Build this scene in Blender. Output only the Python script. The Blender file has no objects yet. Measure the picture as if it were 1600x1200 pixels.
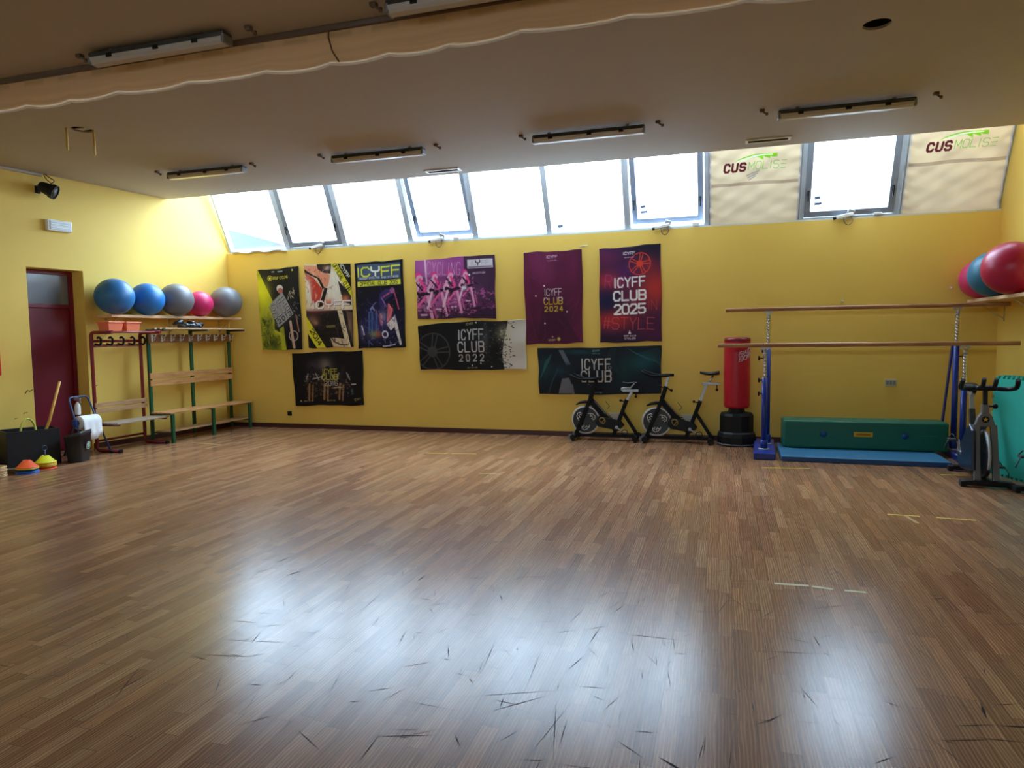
import bpy, bmesh, math, random
import numpy as np
from mathutils import Vector, Matrix, Quaternion
R = random.Random(7)
S = bpy.context.scene
COL = S.collection
pi = math.pi

# ------------------------------------------------------------------ camera
YAW, PITCH, ROLL, FOCAL, EYE = -0.29570886, 0.07058526, 0.01352672, 1070.0, 1.55
cy, sy, cp, sp = math.cos(YAW), math.sin(YAW), math.cos(PITCH), math.sin(PITCH)
fwd = Vector((sy*cp, cy*cp, -sp)); rgt = Vector((cy, -sy, 0)); dwn = fwd.cross(rgt)
r2 = math.cos(ROLL)*rgt + math.sin(ROLL)*dwn
d2 = -math.sin(ROLL)*rgt + math.cos(ROLL)*dwn
cam = bpy.data.cameras.new('camera'); cam.sensor_width = 36; cam.lens = 36*FOCAL/1600
cam.clip_start = .05
co = bpy.data.objects.new('camera', cam); COL.objects.link(co)
M = Matrix.Identity(4)
for i in range(3):
    M[i][0], M[i][1], M[i][2] = r2[i], -d2[i], -fwd[i]
M[2][3] = EYE
co.matrix_world = M
S.camera = co

# ------------------------------------------------------------------ world and light
W = bpy.data.worlds.new('overcast'); S.world = W; W.use_nodes = True
bgn = W.node_tree.nodes['Background']
bgn.inputs[0].default_value = (.66, .83, 1.0, 1); bgn.inputs[1].default_value = 3.4
def portal():
    L = bpy.data.lights.new('roof_window_portal', 'AREA'); L.shape = 'RECTANGLE'; L.size = 11.7; L.size_y = 2.1
    L.cycles.is_portal = True
    o = bpy.data.objects.new('roof_window_portal', L); COL.objects.link(o)
    o.location = (-2.46, 10.32-.478*.93+.16, 3.08+.96); o.rotation_euler = (-pi/2+.4461+pi, pi, 0)
    # aim along the inward glass normal
    nrm = Vector((0, -math.cos(.4461), -math.sin(.4461)))
    o.rotation_euler = nrm.to_track_quat('-Z', 'Y').to_euler()
portal()
def fill_portal():  # guides sky light through the added rear windows, as fill from behind the camera
    L = bpy.data.lights.new('rear_fill_portal', 'AREA'); L.shape = 'RECTANGLE'; L.size = 8; L.size_y = .5
    L.cycles.is_portal = True
    o = bpy.data.objects.new('rear_fill_portal', L); COL.objects.link(o); o.location = (-3, -4.9, 2.95)
    o.rotation_euler = Vector((0, 1, 0)).to_track_quat('-Z', 'Y').to_euler()
fill_portal()
S.view_settings.view_transform = 'Standard'; S.view_settings.look = 'None'
S.view_settings.exposure = 2.95; S.view_settings.gamma = 1; S.view_settings.use_curve_mapping = False
S.cycles.max_bounces = 12; S.cycles.diffuse_bounces = 8; S.cycles.transparent_max_bounces = 12
S.cycles.use_denoising = True; S.cycles.sample_clamp_indirect = 6
S.cycles.caustics_reflective = False

# ------------------------------------------------------------------ materials
def lin(c):
    return tuple(((v/255)/12.92 if v/255 <= .04045 else (((v/255)+.055)/1.055)**2.4) for v in c)
MATS = {}
def mat(name, rgb, rough=.5, metal=0., var=.06, scale=6., bump=0., bscale=60., spec=.5, coat=0., trans=0.):
    if name in MATS: return MATS[name]
    m = bpy.data.materials.new(name); m.use_nodes = True; nt = m.node_tree; N = nt.nodes
    b = N['Principled BSDF']; c = lin(rgb)
    tc = N.new('ShaderNodeTexCoord'); nz = N.new('ShaderNodeTexNoise'); nz.inputs['Scale'].default_value = scale
    nz.inputs['Detail'].default_value = 4
    nt.links.new(tc.outputs['Object'], nz.inputs['Vector'])
    mx = N.new('ShaderNodeMix'); mx.data_type = 'RGBA'
    mx.inputs[6].default_value = (*[max(0, v*(1-var)) for v in c], 1)
    mx.inputs[7].default_value = (*[min(1, v*(1+var)) for v in c], 1)
    nt.links.new(nz.outputs['Fac'], mx.inputs[0]); nt.links.new(mx.outputs[2], b.inputs['Base Color'])
    b.inputs['Roughness'].default_value = rough; b.inputs['Metallic'].default_value = metal
    b.inputs['Specular IOR Level'].default_value = spec
    b.inputs['Coat Weight'].default_value = coat
    if bump:
        n2 = N.new('ShaderNodeTexNoise'); n2.inputs['Scale'].default_value = bscale; n2.inputs['Detail'].default_value = 3
        nt.links.new(tc.outputs['Object'], n2.inputs['Vector'])
        bp = N.new('ShaderNodeBump'); bp.inputs['Strength'].default_value = bump; bp.inputs['Distance'].default_value = .01
        nt.links.new(n2.outputs['Fac'], bp.inputs['Height']); nt.links.new(bp.outputs['Normal'], b.inputs['Normal'])
    if trans:
        out = N['Material Output']; t = N.new('ShaderNodeBsdfTranslucent'); ms = N.new('ShaderNodeMixShader')
        nt.links.new(mx.outputs[2], t.inputs['Color']); ms.inputs[0].default_value = trans
        nt.links.new(b.outputs[0], ms.inputs[1]); nt.links.new(t.outputs[0], ms.inputs[2]); nt.links.new(ms.outputs[0], out.inputs[0])
    MATS[name] = m
    return m
def wood(name, c0, c1, rough=.45, stretch=(1, 14, 14), scale=3.):
    if name in MATS: return MATS[name]
    m = bpy.data.materials.new(name); m.use_nodes = True; nt = m.node_tree; N = nt.nodes; b = N['Principled BSDF']
    tc = N.new('ShaderNodeTexCoord'); mp = N.new('ShaderNodeMapping'); mp.inputs['Scale'].default_value = stretch
    nz = N.new('ShaderNodeTexNoise'); nz.inputs['Scale'].default_value = scale; nz.inputs['Detail'].default_value = 6; nz.inputs['Distortion'].default_value = .6
    cr = N.new('ShaderNodeValToRGB'); cr.color_ramp.elements[0].position = .3; cr.color_ramp.elements[1].position = .7
    cr.color_ramp.elements[0].color = (*lin(c0), 1); cr.color_ramp.elements[1].color = (*lin(c1), 1)
    nt.links.new(tc.outputs['Object'], mp.inputs[0]); nt.links.new(mp.outputs[0], nz.inputs['Vector'])
    nt.links.new(nz.outputs['Fac'], cr.inputs[0]); nt.links.new(cr.outputs[0], b.inputs['Base Color'])
    b.inputs['Roughness'].default_value = rough
    MATS[name] = m
    return m
def printed(name, rough=.45, trans=0.):
    if name in MATS: return MATS[name]
    m = bpy.data.materials.new(name); m.use_nodes = True; nt = m.node_tree; N = nt.nodes; b = N['Principled BSDF']
    a = N.new('ShaderNodeVertexColor'); a.layer_name = 'ink'
    nz = N.new('ShaderNodeTexNoise'); nz.inputs['Scale'].default_value = 90
    bp = N.new('ShaderNodeBump'); bp.inputs['Strength'].default_value = .08
    nt.links.new(nz.outputs['Fac'], bp.inputs['Height']); nt.links.new(bp.outputs['Normal'], b.inputs['Normal'])
    nt.links.new(a.outputs['Color'], b.inputs['Base Color']); b.inputs['Roughness'].default_value = rough; b.inputs['Specular IOR Level'].default_value = .25
    if trans:
        out = N['Material Output']; t = N.new('ShaderNodeBsdfTranslucent'); ms = N.new('ShaderNodeMixShader')
        nt.links.new(a.outputs['Color'], t.inputs['Color']); ms.inputs[0].default_value = trans
        nt.links.new(b.outputs[0], ms.inputs[1]); nt.links.new(t.outputs[0], ms.inputs[2]); nt.links.new(ms.outputs[0], out.inputs[0])
    MATS[name] = m
    return m
def glass(name='clear_glass', tint=(.93, .97, 1), k=.08):
    if name in MATS: return MATS[name]
    m = bpy.data.materials.new(name); m.use_nodes = True; nt = m.node_tree; N = nt.nodes; N.remove(N['Principled BSDF'])
    t = N.new('ShaderNodeBsdfTransparent'); t.inputs[0].default_value = (*tint, 1)
    g = N.new('ShaderNodeBsdfGlossy'); g.inputs['Roughness'].default_value = .04
    ms = N.new('ShaderNodeMixShader'); fr = N.new('ShaderNodeLayerWeight'); fr.inputs[0].default_value = .25
    ml = N.new('ShaderNodeMath'); ml.operation = 'MULTIPLY_ADD'; ml.inputs[1].default_value = .4; ml.inputs[2].default_value = k*.5
    nt.links.new(fr.outputs['Fresnel'], ml.inputs[0]); nt.links.new(ml.outputs[0], ms.inputs[0])
    nt.links.new(t.outputs[0], ms.inputs[1]); nt.links.new(g.outputs[0], ms.inputs[2])
    nt.links.new(ms.outputs[0], N['Material Output'].inputs[0])
    MATS[name] = m
    return m
def math_node(nt, op, a, b=None, c=None):
    n = nt.nodes.new('ShaderNodeMath'); n.operation = op
    for i, v in enumerate((a, b, c)):
        if v is None: continue
        if isinstance(v, (int, float)): n.inputs[i].default_value = v
        else: nt.links.new(v, n.inputs[i])
    return n.outputs[0]
def floor_material():
    m = bpy.data.materials.new('parquet_strips'); m.use_nodes = True; nt = m.node_tree; N = nt.nodes; b = N['Principled BSDF']
    tc = N.new('ShaderNodeTexCoord'); sx = N.new('ShaderNodeSeparateXYZ'); nt.links.new(tc.outputs['Object'], sx.inputs[0])
    PW, PL = .075, .62
    X = math_node(nt, 'DIVIDE', sx.outputs[0], PW); row = math_node(nt, 'FLOOR', X); fx = math_node(nt, 'FRACT', X)
    w1 = N.new('ShaderNodeTexWhiteNoise'); w1.noise_dimensions = '1D'; nt.links.new(row, w1.inputs['W'])
    Y = math_node(nt, 'ADD', math_node(nt, 'DIVIDE', sx.outputs[1], PL), math_node(nt, 'MULTIPLY', w1.outputs['Value'], 7.3))
    colm = math_node(nt, 'FLOOR', Y); fy = math_node(nt, 'FRACT', Y)
    cb = N.new('ShaderNodeCombineXYZ'); nt.links.new(row, cb.inputs[0]); nt.links.new(colm, cb.inputs[1])
    w2 = N.new('ShaderNodeTexWhiteNoise'); w2.noise_dimensions = '3D'; nt.links.new(cb.outputs[0], w2.inputs['Vector'])
    # grain, stretched along the strip and shifted from strip to strip
    off = N.new('ShaderNodeVectorMath'); off.operation = 'SCALE'; nt.links.new(w2.outputs['Color'], off.inputs[0]); off.inputs['Scale'].default_value = 40
    ad = N.new('ShaderNodeVectorMath'); ad.operation = 'ADD'; nt.links.new(tc.outputs['Object'], ad.inputs[0]); nt.links.new(off.outputs[0], ad.inputs[1])
    mp = N.new('ShaderNodeMapping'); mp.inputs['Scale'].default_value = (46, 2.0, 1); nt.links.new(ad.outputs[0], mp.inputs[0])
    g = N.new('ShaderNodeTexNoise'); g.inputs['Scale'].default_value = 1.; g.inputs['Detail'].default_value = 6; g.inputs['Roughness'].default_value = .62
    g.inputs['Distortion'].default_value = 1.8
    nt.links.new(mp.outputs[0], g.inputs['Vector'])
    wm = N.new('ShaderNodeMapping'); wm.inputs['Scale'].default_value = (9, 1.1, 1); nt.links.new(ad.outputs[0], wm.inputs[0])
    wv = N.new('ShaderNodeTexWave'); wv.wave_type = 'BANDS'; wv.bands_direction = 'X'; wv.inputs['Scale'].default_value = 2.4; wv.inputs['Distortion'].default_value = 9
    wv.inputs['Detail'].default_value = 3; wv.inputs['Detail Scale'].default_value = .8; nt.links.new(wm.outputs[0], wv.inputs['Vector'])
    f = math_node(nt, 'ADD', math_node(nt, 'MULTIPLY', w2.outputs['Value'], .29), math_node(nt, 'MULTIPLY', g.outputs['Fac'], .70))
    f = math_node(nt, 'ADD', math_node(nt, 'SUBTRACT', f, .095), math_node(nt, 'MULTIPLY', math_node(nt, 'POWER', wv.outputs['Fac'], 2.5), .36))
    cr = N.new('ShaderNodeValToRGB'); e = cr.color_ramp.elements
    e[0].position = .08; e[0].color = (*lin((100, 66, 46)), 1)
    e[1].position = .95; e[1].color = (*lin((196, 154, 112)), 1)
    for p, c in ((.34, (126, 89, 64)), (.52, (143, 105, 77)), (.72, (161, 121, 89))):
        k = e.new(p); k.color = (*lin(c), 1)
    nt.links.new(f, cr.inputs[0])
    tint = N.new('ShaderNodeMix'); tint.data_type = 'RGBA'; tint.blend_type = 'MULTIPLY'; sc3 = N.new('ShaderNodeSeparateColor'); nt.links.new(w2.outputs['Color'], sc3.inputs[0])
    nt.links.new(math_node(nt, 'MULTIPLY', sc3.outputs[1], .55), tint.inputs[0]); nt.links.new(cr.outputs[0], tint.inputs[6]); tint.inputs[7].default_value = (1., .80, .68, 1)
    # seams
    d = math_node(nt, 'MINIMUM', fx, math_node(nt, 'SUBTRACT', 1., fx))
    d2 = math_node(nt, 'MULTIPLY', math_node(nt, 'MINIMUM', fy, math_node(nt, 'SUBTRACT', 1., fy)), PL/PW)
    seam = math_node(nt, 'LESS_THAN', math_node(nt, 'MINIMUM', d, d2), .016)
    mx = N.new('ShaderNodeMix'); mx.data_type = 'RGBA'; nt.links.new(math_node(nt, 'MULTIPLY', seam, .7), mx.inputs[0])
    nt.links.new(tint.outputs[2], mx.inputs[6]); mx.inputs[7].default_value = (*lin((52, 34, 24)), 1)
    nt.links.new(mx.outputs[2], b.inputs['Base Color'])
    # worn varnish
    wn = N.new('ShaderNodeTexNoise'); wn.inputs['Scale'].default_value = 1.3; wn.inputs['Detail'].default_value = 8; wn.inputs['Roughness'].default_value = .7
    nt.links.new(tc.outputs['Object'], wn.inputs['Vector'])
    mr = N.new('ShaderNodeMapRange'); mr.inputs[1].default_value = .3; mr.inputs[2].default_value = .7; mr.inputs[3].default_value = .20; mr.inputs[4].default_value = .25
    nt.links.new(wn.outputs['Fac'], mr.inputs[0]); nt.links.new(mr.outputs[0], b.inputs['Roughness'])
    b.inputs['Specular IOR Level'].default_value = .17
    fn = N.new('ShaderNodeTexNoise'); fn.inputs['Scale'].default_value = 160; fn.inputs['Detail'].default_value = 5
    nt.links.new(tc.outputs['Object'], fn.inputs['Vector'])
    h = math_node(nt, 'ADD', fn.outputs['Fac'], math_node(nt, 'MULTIPLY', seam, -.8))
    bp = N.new('ShaderNodeBump'); bp.inputs['Strength'].default_value = .10; bp.inputs['Distance'].default_value = .003
    nt.links.new(h, bp.inputs['Height']); nt.links.new(bp.outputs['Normal'], b.inputs['Normal'])
    return m
def wall_material():
    m = mat('yellow_wall_paint', (238, 202, 98), .62, var=.05, scale=1.7, bump=.06, bscale=120, spec=.35)
    return m
M_WALL = wall_material()
M_CEIL = mat('ceiling_paint', (184, 174, 162), .85, var=.03, scale=2)
M_BASE = mat('brown_skirting', (74, 36, 30), .4)
M_RED = mat('dark_red_lacquer', (118, 14, 44), .35, var=.04)
M_ALU = mat('grey_aluminium', (186, 198, 214), .4, .1, var=.05)
M_ALUD = mat('dark_grey_aluminium', (136, 146, 162), .45, .1)
M_BLACK = mat('black_plastic', (15, 15, 18), .5, spec=.3)
M_BLK2 = mat('black_painted_steel', (11, 11, 14), .5, .0, spec=.2)
M_RUB = mat('black_rubber', (16, 16, 16), .8)
M_CHR = mat('chromed_steel', (206, 208, 212), .18, 1.)
M_SIL = mat('silver_paint', (176, 178, 182), .35, .6)
M_WHT = mat('white_plastic', (232, 232, 228), .4)
M_GRY = mat('grey_plastic', (128, 130, 132), .5)
M_DGRY = mat('dark_grey_plastic', (58, 60, 62), .5)
M_GREEN = mat('green_painted_tube', (22, 84, 54), .35)
M_RTUBE = mat('red_painted_tube', (128, 26, 34), .38)
M_BLUE = mat('blue_painted_steel', (18, 48, 138), .32)
M_BLU2 = mat('blue_grey_tube', (44, 66, 108), .35)
M_PINE = wood('pine_board', (172, 118, 66), (212, 162, 104), stretch=(14, 1, 14))
M_PINEX = wood('bar_wood', (134, 84, 50), (190, 136, 90), stretch=(1, 14, 14))
M_SHELF = wood('pale_shelf_wood', (218, 174, 130), (242, 206, 164), stretch=(14, 1, 14))
M_OLDW = wood('worn_bench_wood', (150, 112, 76), (192, 152, 108), stretch=(14, 1, 14))
M_YEL = mat('yellow_plastic', (222, 214, 40), .45)
M_ORG = mat('orange_plastic', (242, 92, 44), .45)
M_BLUP = mat('blue_plastic', (30, 92, 178), .45)
M_PAPER = mat('white_paper', (240, 240, 240), .85, bump=.2, bscale=40)
M_GLASS = glass()

# ------------------------------------------------------------------ geometry helpers
class MB:
    def __init__(s): s.bm = bmesh.new(); s.mi = 0
    def _fin(s, verts, smooth):
        for f in {f for v in verts for f in v.link_faces}:
            f.smooth = smooth; f.material_index = s.mi
        return s
    def box(s, c, d, bev=0., rot=None, seg=2):
        r = bmesh.ops.create_cube(s.bm, size=1); vs = r['verts']
        for v in vs: v.co = Vector((v.co.x*d[0], v.co.y*d[1], v.co.z*d[2]))
        if bev:
            es = list({e for v in vs for e in v.link_edges})
            q = bmesh.ops.bevel(s.bm, geom=es, offset=bev, segments=seg, affect='EDGES', profile=.5)
            vs = list({v for f in q['faces'] for v in f.verts} | {v for v in vs if v.is_valid})
        mt = Matrix.Translation(c) @ (rot.to_matrix().to_4x4() if rot else Matrix.Identity(4))
        for v in vs: v.co = mt @ v.co
        return s._fin(vs, False)
    def bar(s, a, b, w, h, bev=0., up=(0, 0, 1)):
        a, b = Vector(a), Vector(b); x = (b-a); L = x.length; x.normalize(); u = Vector(up)
        if abs(x.dot(u)) > .98: u = Vector((1, 0, 0))
        y = u.cross(x).normalized(); z = x.cross(y)
        m = Matrix((x, y, z)).transposed()
        return s.box((a+b)/2, (L, w, h), bev, m.to_quaternion())
    def tube(s, pts, r, n=12, cap=True, closed=False):
        P = [Vector(p) for p in pts]; k = len(P); rs = r if isinstance(r, (list, tuple)) else [r]*k
        rings = []; prev = None
        for i in range(k):
            if closed: t = (P[(i+1) % k]-P[i-1])
            else: t = P[min(i+1, k-1)]-P[max(i-1, 0)]
            t.normalize()
            if prev is None:
                u = Vector((0, 0, 1)) if abs(t.z) < .9 else Vector((1, 0, 0))
                u = (u - t*u.dot(t)).normalized()
            else:
                u = (prev - t*prev.dot(t)).normalized()
            prev = u; w = t.cross(u)
            rings.append([s.bm.verts.new(P[i]+(u*math.cos(2*pi*j/n)+w*math.sin(2*pi*j/n))*rs[i]) for j in range(n)])
        fs = []
        for i in range(k if closed else k-1):
            A, B = rings[i], rings[(i+1) % k]
            for j in range(n): fs.append(s.bm.faces.new((A[j], A[(j+1) % n], B[(j+1) % n], B[j])))
        for f in fs: f.smooth = True; f.material_index = s.mi
        if cap and not closed:
            for f in (s.bm.faces.new(rings[0][::-1]), s.bm.faces.new(rings[-1])): f.material_index = s.mi
        return s
    def cyl(s, a, b, r, n=20): return s.tube([a, b], r, n)
    def lathe(s, prof, n=32, mt=None, smooth=True, a0=0.):
        rings = []
        for r, z in prof:
            rings.append([s.bm.verts.new((r*math.cos(a0+2*pi*j/n), r*math.sin(a0+2*pi*j/n), z)) for j in range(n)] if r > 1e-6 else [s.bm.verts.new((0, 0, z))])
        for A, B in zip(rings, rings[1:]):
            for j in range(n):
                k = (j+1) % n
                if len(A) == 1 and len(B) == 1: continue
                if len(A) == 1: f = (A[0], B[k], B[j])
                elif len(B) == 1: f = (A[j], A[k], B[0])
                else: f = (A[j], A[k], B[k], B[j])
                f = s.bm.faces.new(f); f.smooth = smooth; f.material_index = s.mi
        if mt is not None:
            for rg in rings:
                for v in rg: v.co = mt @ v.co
        return s
    def ball(s, c, r, n=40, sq=1.):
        prof = [(r*math.sin(pi*i/(n//2)), -r*sq*math.cos(pi*i/(n//2))) for i in range(n//2+1)]
        prof[0] = (0, -r*sq); prof[-1] = (0, r*sq)
        return s.lathe(prof, n, Matrix.Translation(c))
    def prism(s, poly, a, b, axis='y', bev=0.):
        """outline of 2-D points pushed from a to b along an axis"""
        def P(p, t): return {'y': (p[0], t, p[1]), 'x': (t, p[0], p[1]), 'z': (p[0], p[1], t)}[axis]
        A = [s.bm.verts.new(P(p, a)) for p in poly]; B = [s.bm.verts.new(P(p, b)) for p in poly]; n = len(poly)
        fs = [s.bm.faces.new(A[::-1]), s.bm.faces.new(B)] + [s.bm.faces.new((A[i], A[(i+1) % n], B[(i+1) % n], B[i])) for i in range(n)]
        bmesh.ops.recalc_face_normals(s.bm, faces=fs)
        if bev:
            es = list({e for f in fs[:2] for e in f.edges})
            q = bmesh.ops.bevel(s.bm, geom=es, offset=bev, segments=2, affect='EDGES', profile=.5)
            return s._fin({v for f in q['faces'] for v in f.verts} | {v for v in A+B if v.is_valid}, False)
        return s._fin(A+B, False)
    def build(s, name, mats, parent=None, loc=None, rot=None):
        me = bpy.data.meshes.new(name); bmesh.ops.recalc_face_normals(s.bm, faces=s.bm.faces[:]); s.bm.to_mesh(me); s.bm.free()
        for m in (mats if isinstance(mats, (list, tuple)) else [mats]): me.materials.append(m)
        o = bpy.data.objects.new(name, me); COL.objects.link(o)
        if parent: o.parent = parent
        if loc: o.location = loc
        if rot: o.rotation_euler = rot
        return o
def tag(o, label, cat, group=None):
    o['label'] = label; o['category'] = cat
    if group: o['group'] = group
    return o
def thing(name, label, cat, loc=(0, 0, 0), rz=0., group=None):
    o = bpy.data.objects.new(name, None); o.empty_display_size = .1; COL.objects.link(o)
    o.location = loc; o.rotation_euler = (0, 0, rz) if not isinstance(rz, tuple) else rz
    return tag(o, label, cat, group)
def struct(o):
    o['kind'] = 'structure'; return o
KIDS = {}
def dup(root, label, loc=None, rz=None, group=None):
    r = root.copy(); COL.objects.link(r); r['label'] = label
    if group: r['group'] = group
    if loc: r.location = loc
    if rz is not None: r.rotation_euler = (0, 0, rz)
    def kids(o, n):
        for ch in [c for c in bpy.data.objects if c.parent == o]:
            c = ch.copy(); COL.objects.link(c); c.parent = n; kids(ch, c)
    kids(root, r)
    return r
def arc(c, r, a0, a1, n, plane='xz', off=0.):
    o = []
    for i in range(n+1):
        a = a0+(a1-a0)*i/n; u, v = r*math.cos(a), r*math.sin(a)
        o.append({'xz': (c[0]+u, c[1]+off, c[2]+v), 'xy': (c[0]+u, c[1]+v, c[2]+off), 'yz': (c[0]+off, c[1]+u, c[2]+v)}[plane])
    return o
def rounded(pts, r, n=4):
    """polyline with its inner corners rounded"""
    P = [Vector(p) for p in pts]; out = [P[0]]
    for i in range(1, len(P)-1):
        a, b = (P[i-1]-P[i]), (P[i+1]-P[i]); k = min(r, a.length*.45, b.length*.45)
        p0, p2 = P[i]+a.normalized()*k, P[i]+b.normalized()*k
        for j in range(n+1):
            t = j/n; out.append(p0*(1-t)**2+P[i]*2*t*(1-t)+p2*t*t)
    out.append(P[-1]); return out

# ------------------------------------------------------------------ printing: a small rasteriser whose ink is carried by the sheet's own vertices
GL = {'I': [[(.5, 0), (.5, 1)]], 'C': [[(1, .22), (.78, 0), (.22, 0), (0, .22), (0, .78), (.22, 1), (.78, 1), (1, .78)]],
 'Y': [[(0, 0), (.5, .5), (1, 0)], [(.5, .5), (.5, 1)]], 'F': [[(1, 0), (0, 0), (0, 1)], [(0, .5), (.85, .5)]], 'L': [[(0, 0), (0, 1), (1, 1)]],
 'U': [[(0, 0), (0, .8), (.22, 1), (.78, 1), (1, .8), (1, 0)]],
 'B': [[(0, .48), (.85, .48), (1, .34), (1, .14), (.85, 0), (0, 0), (0, 1), (.85, 1), (1, .86), (1, .62), (.85, .48)]],
 'O': [[(.22, 0), (.78, 0), (1, .2), (1, .8), (.78, 1), (.22, 1), (0, .8), (0, .2), (.22, 0)]],
 '2': [[(0, .2), (.2, 0), (.8, 0), (1, .2), (1, .38), (0, 1), (1, 1)]], '1': [[(.2, .2), (.55, 0), (.55, 1)]],
 '4': [[(.72, 1), (.72, 0), (0, .7), (1, .7)]], '5': [[(1, 0), (.05, 0), (0, .45), (.78, .42), (1, .58), (1, .82), (.8, 1), (.2, 1), (0, .85)]],
 '3': [[(0, .15), (.2, 0), (.8, 0), (1, .15), (1, .35), (.8, .48), (.4, .48)], [(.8, .48), (1, .62), (1, .85), (.8, 1), (.2, 1), (0, .85)]],
 '6': [[(1, .15), (.8, 0), (.2, 0), (0, .2), (0, .8), (.2, 1), (.8, 1), (1, .8), (1, .6), (.8, .45), (0, .5)]],
 'A': [[(0, 1), (.5, 0), (1, 1)], [(.2, .65), (.8, .65)]], 'D': [[(0, 0), (.7, 0), (1, .25), (1, .75), (.7, 1), (0, 1), (0, 0)]],
 'E': [[(1, 0), (0, 0), (0, 1), (1, 1)], [(0, .5), (.85, .5)]], 'G': [[(1, .2), (.78, 0), (.22, 0), (0, .22), (0, .78), (.22, 1), (.78, 1), (1, .8), (1, .55), (.6, .55)]],
 'N': [[(0, 1), (0, 0), (1, 1), (1, 0)]], 'R': [[(0, 1), (0, 0), (.8, 0), (1, .15), (1, .35), (.8, .5), (0, .5)], [(.5, .5), (1, 1)]],
 'P': [[(0, 1), (0, 0), (.8, 0), (1, .15), (1, .38), (.8, .53), (0, .53)]], 'S': [[(1, .15), (.8, 0), (.2, 0), (0, .15), (0, .38), (.2, .5), (.8, .5), (1, .62), (1, .85), (.8, 1), (.2, 1), (0, .85)]],
 'T': [[(0, 0), (1, 0)], [(.5, 0), (.5, 1)]], 'M': [[(0, 1), (0, 0), (.5, .7), (1, 0), (1, 1)]], 'W': [[(0, 0), (.25, 1), (.5, .3), (.75, 1), (1, 0)]],
 'H': [[(0, 0), (0, 1)], [(1, 0), (1, 1)], [(0, .5), (1, .5)]], 'K': [[(0, 0), (0, 1)], [(1, 0), (0, .55)], [(.3, .4), (1, 1)]], 'V': [[(0, 0), (.5, 1), (1, 0)]],
 'e': [[(1, 0), (.1, 0)], [(1, .5), (.0, .5)], [(1, 1), (.1, 1)]], '#': [[(.3, 0), (.1, 1)], [(.8, 0), (.6, 1)], [(0, .35), (1, .35)], [(0, .68), (1, .68)]],
 '.': [[(.4, 1), (.45, 1)]], ' ': [], 'y': [[(0, 0), (0, .35), (.2, .5), (.8, .5), (1, .35), (1, 0)], [(.5, .5), (.5, 1)]]}
GL['0'] = GL['O']
class Ink:
    def __init__(s, w, h, dens, col):
        s.W, s.H = max(8, int(w*dens)), max(8, int(h*dens)); s.w, s.h = w, h; s.k = dens
        s.a = np.zeros((s.H, s.W, 3)); s.a[:] = np.array(col)/255.
        s.xx, s.yy = np.meshgrid(np.arange(s.W)+.5, np.arange(s.H)+.5)
    def P(s, p): return (p[0]*s.W, p[1]*s.H)
    def mixin(s, al, col, sl=None):
        c = np.array(col)/255.; v = s.a if sl is None else s.a[sl]
        v[:] = v*(1-al[..., None])+c*al[..., None]
    def seg(s, a, b, wpx, col, al=1., soft=1.):
        x0, x1 = min(a[0], b[0])-wpx-2, max(a[0], b[0])+wpx+2; y0, y1 = min(a[1], b[1])-wpx-2, max(a[1], b[1])+wpx+2
        x0, x1, y0, y1 = max(0, int(x0)), min(s.W, int(x1)+1), max(0, int(y0)), min(s.H, int(y1)+1)
        if x0 >= x1 or y0 >= y1: return
        X, Y = s.xx[y0:y1, x0:x1], s.yy[y0:y1, x0:x1]; dx, dy = b[0]-a[0], b[1]-a[1]; L = dx*dx+dy*dy+1e-9
        t = np.clip(((X-a[0])*dx+(Y-a[1])*dy)/L, 0, 1); d = np.hypot(X-a[0]-t*dx, Y-a[1]-t*dy)
        s.mixin(np.clip(.5+(wpx/2-d)/soft, 0, 1)*al, col, (slice(y0, y1), slice(x0, x1)))
    def line(s, pts, w, col, al=1., soft=1.):
        Q = [s.P(p) for p in pts]
        for a, b in zip(Q, Q[1:]): s.seg(a, b, w*s.W, col, al, soft)
    def poly(s, pts, col, al=1., soft=1.):
        Q = [s.P(p) for p in pts]; n = len(Q); ins = np.zeros((s.H, s.W), bool); d = np.full((s.H, s.W), 1e9)
        for i in range(n):
            (x0, y0), (x1, y1) = Q[i], Q[(i+1) % n]
            c = (y0 > s.yy) != (y1 > s.yy)
            if y1 != y0: ins ^= c & (s.xx < (x1-x0)*(s.yy-y0)/(y1-y0)+x0)
            dx, dy = x1-x0, y1-y0; t = np.clip(((s.xx-x0)*dx+(s.yy-y0)*dy)/(dx*dx+dy*dy+1e-9), 0, 1)
            d = np.minimum(d, np.hypot(s.xx-x0-t*dx, s.yy-y0-t*dy))
        s.mixin(np.clip(.5+np.where(ins, d, -d)/soft, 0, 1)*al, col)
    def rect(s, x0, y0, x1, y1, col, al=1.): s.poly([(x0, y0), (x1, y0), (x1, y1), (x0, y1)], col, al)
    def blob(s, cx, cy, rx, ry, col, al=1.):
        d = ((s.xx/s.W-cx)/rx)**2+((s.yy/s.H-cy)/ry)**2
        s.mixin(np.exp(-d)*al, col)
    def disc(s, cx, cy, r, col, al=1.):
        s.mixin(np.clip(.5+r*s.W-np.hypot(s.xx-cx*s.W, s.yy-cy*s.H), 0, 1)*al, col)
    def ring(s, cx, cy, r, w, col, al=1.):
        s.mixin(np.clip(.5+w*s.W/2-np.abs(np.hypot(s.xx-cx*s.W, s.yy-cy*s.H)-r*s.W), 0, 1)*al, col)
    def wheel(s, cx, cy, r, w, col, al=1.):
        s.ring(cx, cy, r, w, col, al)
        asp = s.W/s.H
        for k in range(5):
            a = -pi/2+k*2*pi/5+.2
            for da in (-.16, .16):
                s.line([(cx+.25*r*math.cos(a+da*2), cy+.25*r*math.sin(a+da*2)*asp), (cx+r*math.cos(a+da*.9), cy+r*math.sin(a+da*.9)*asp)], w, col, al)
        s.disc(cx, cy, r*.3, col, al)
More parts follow.
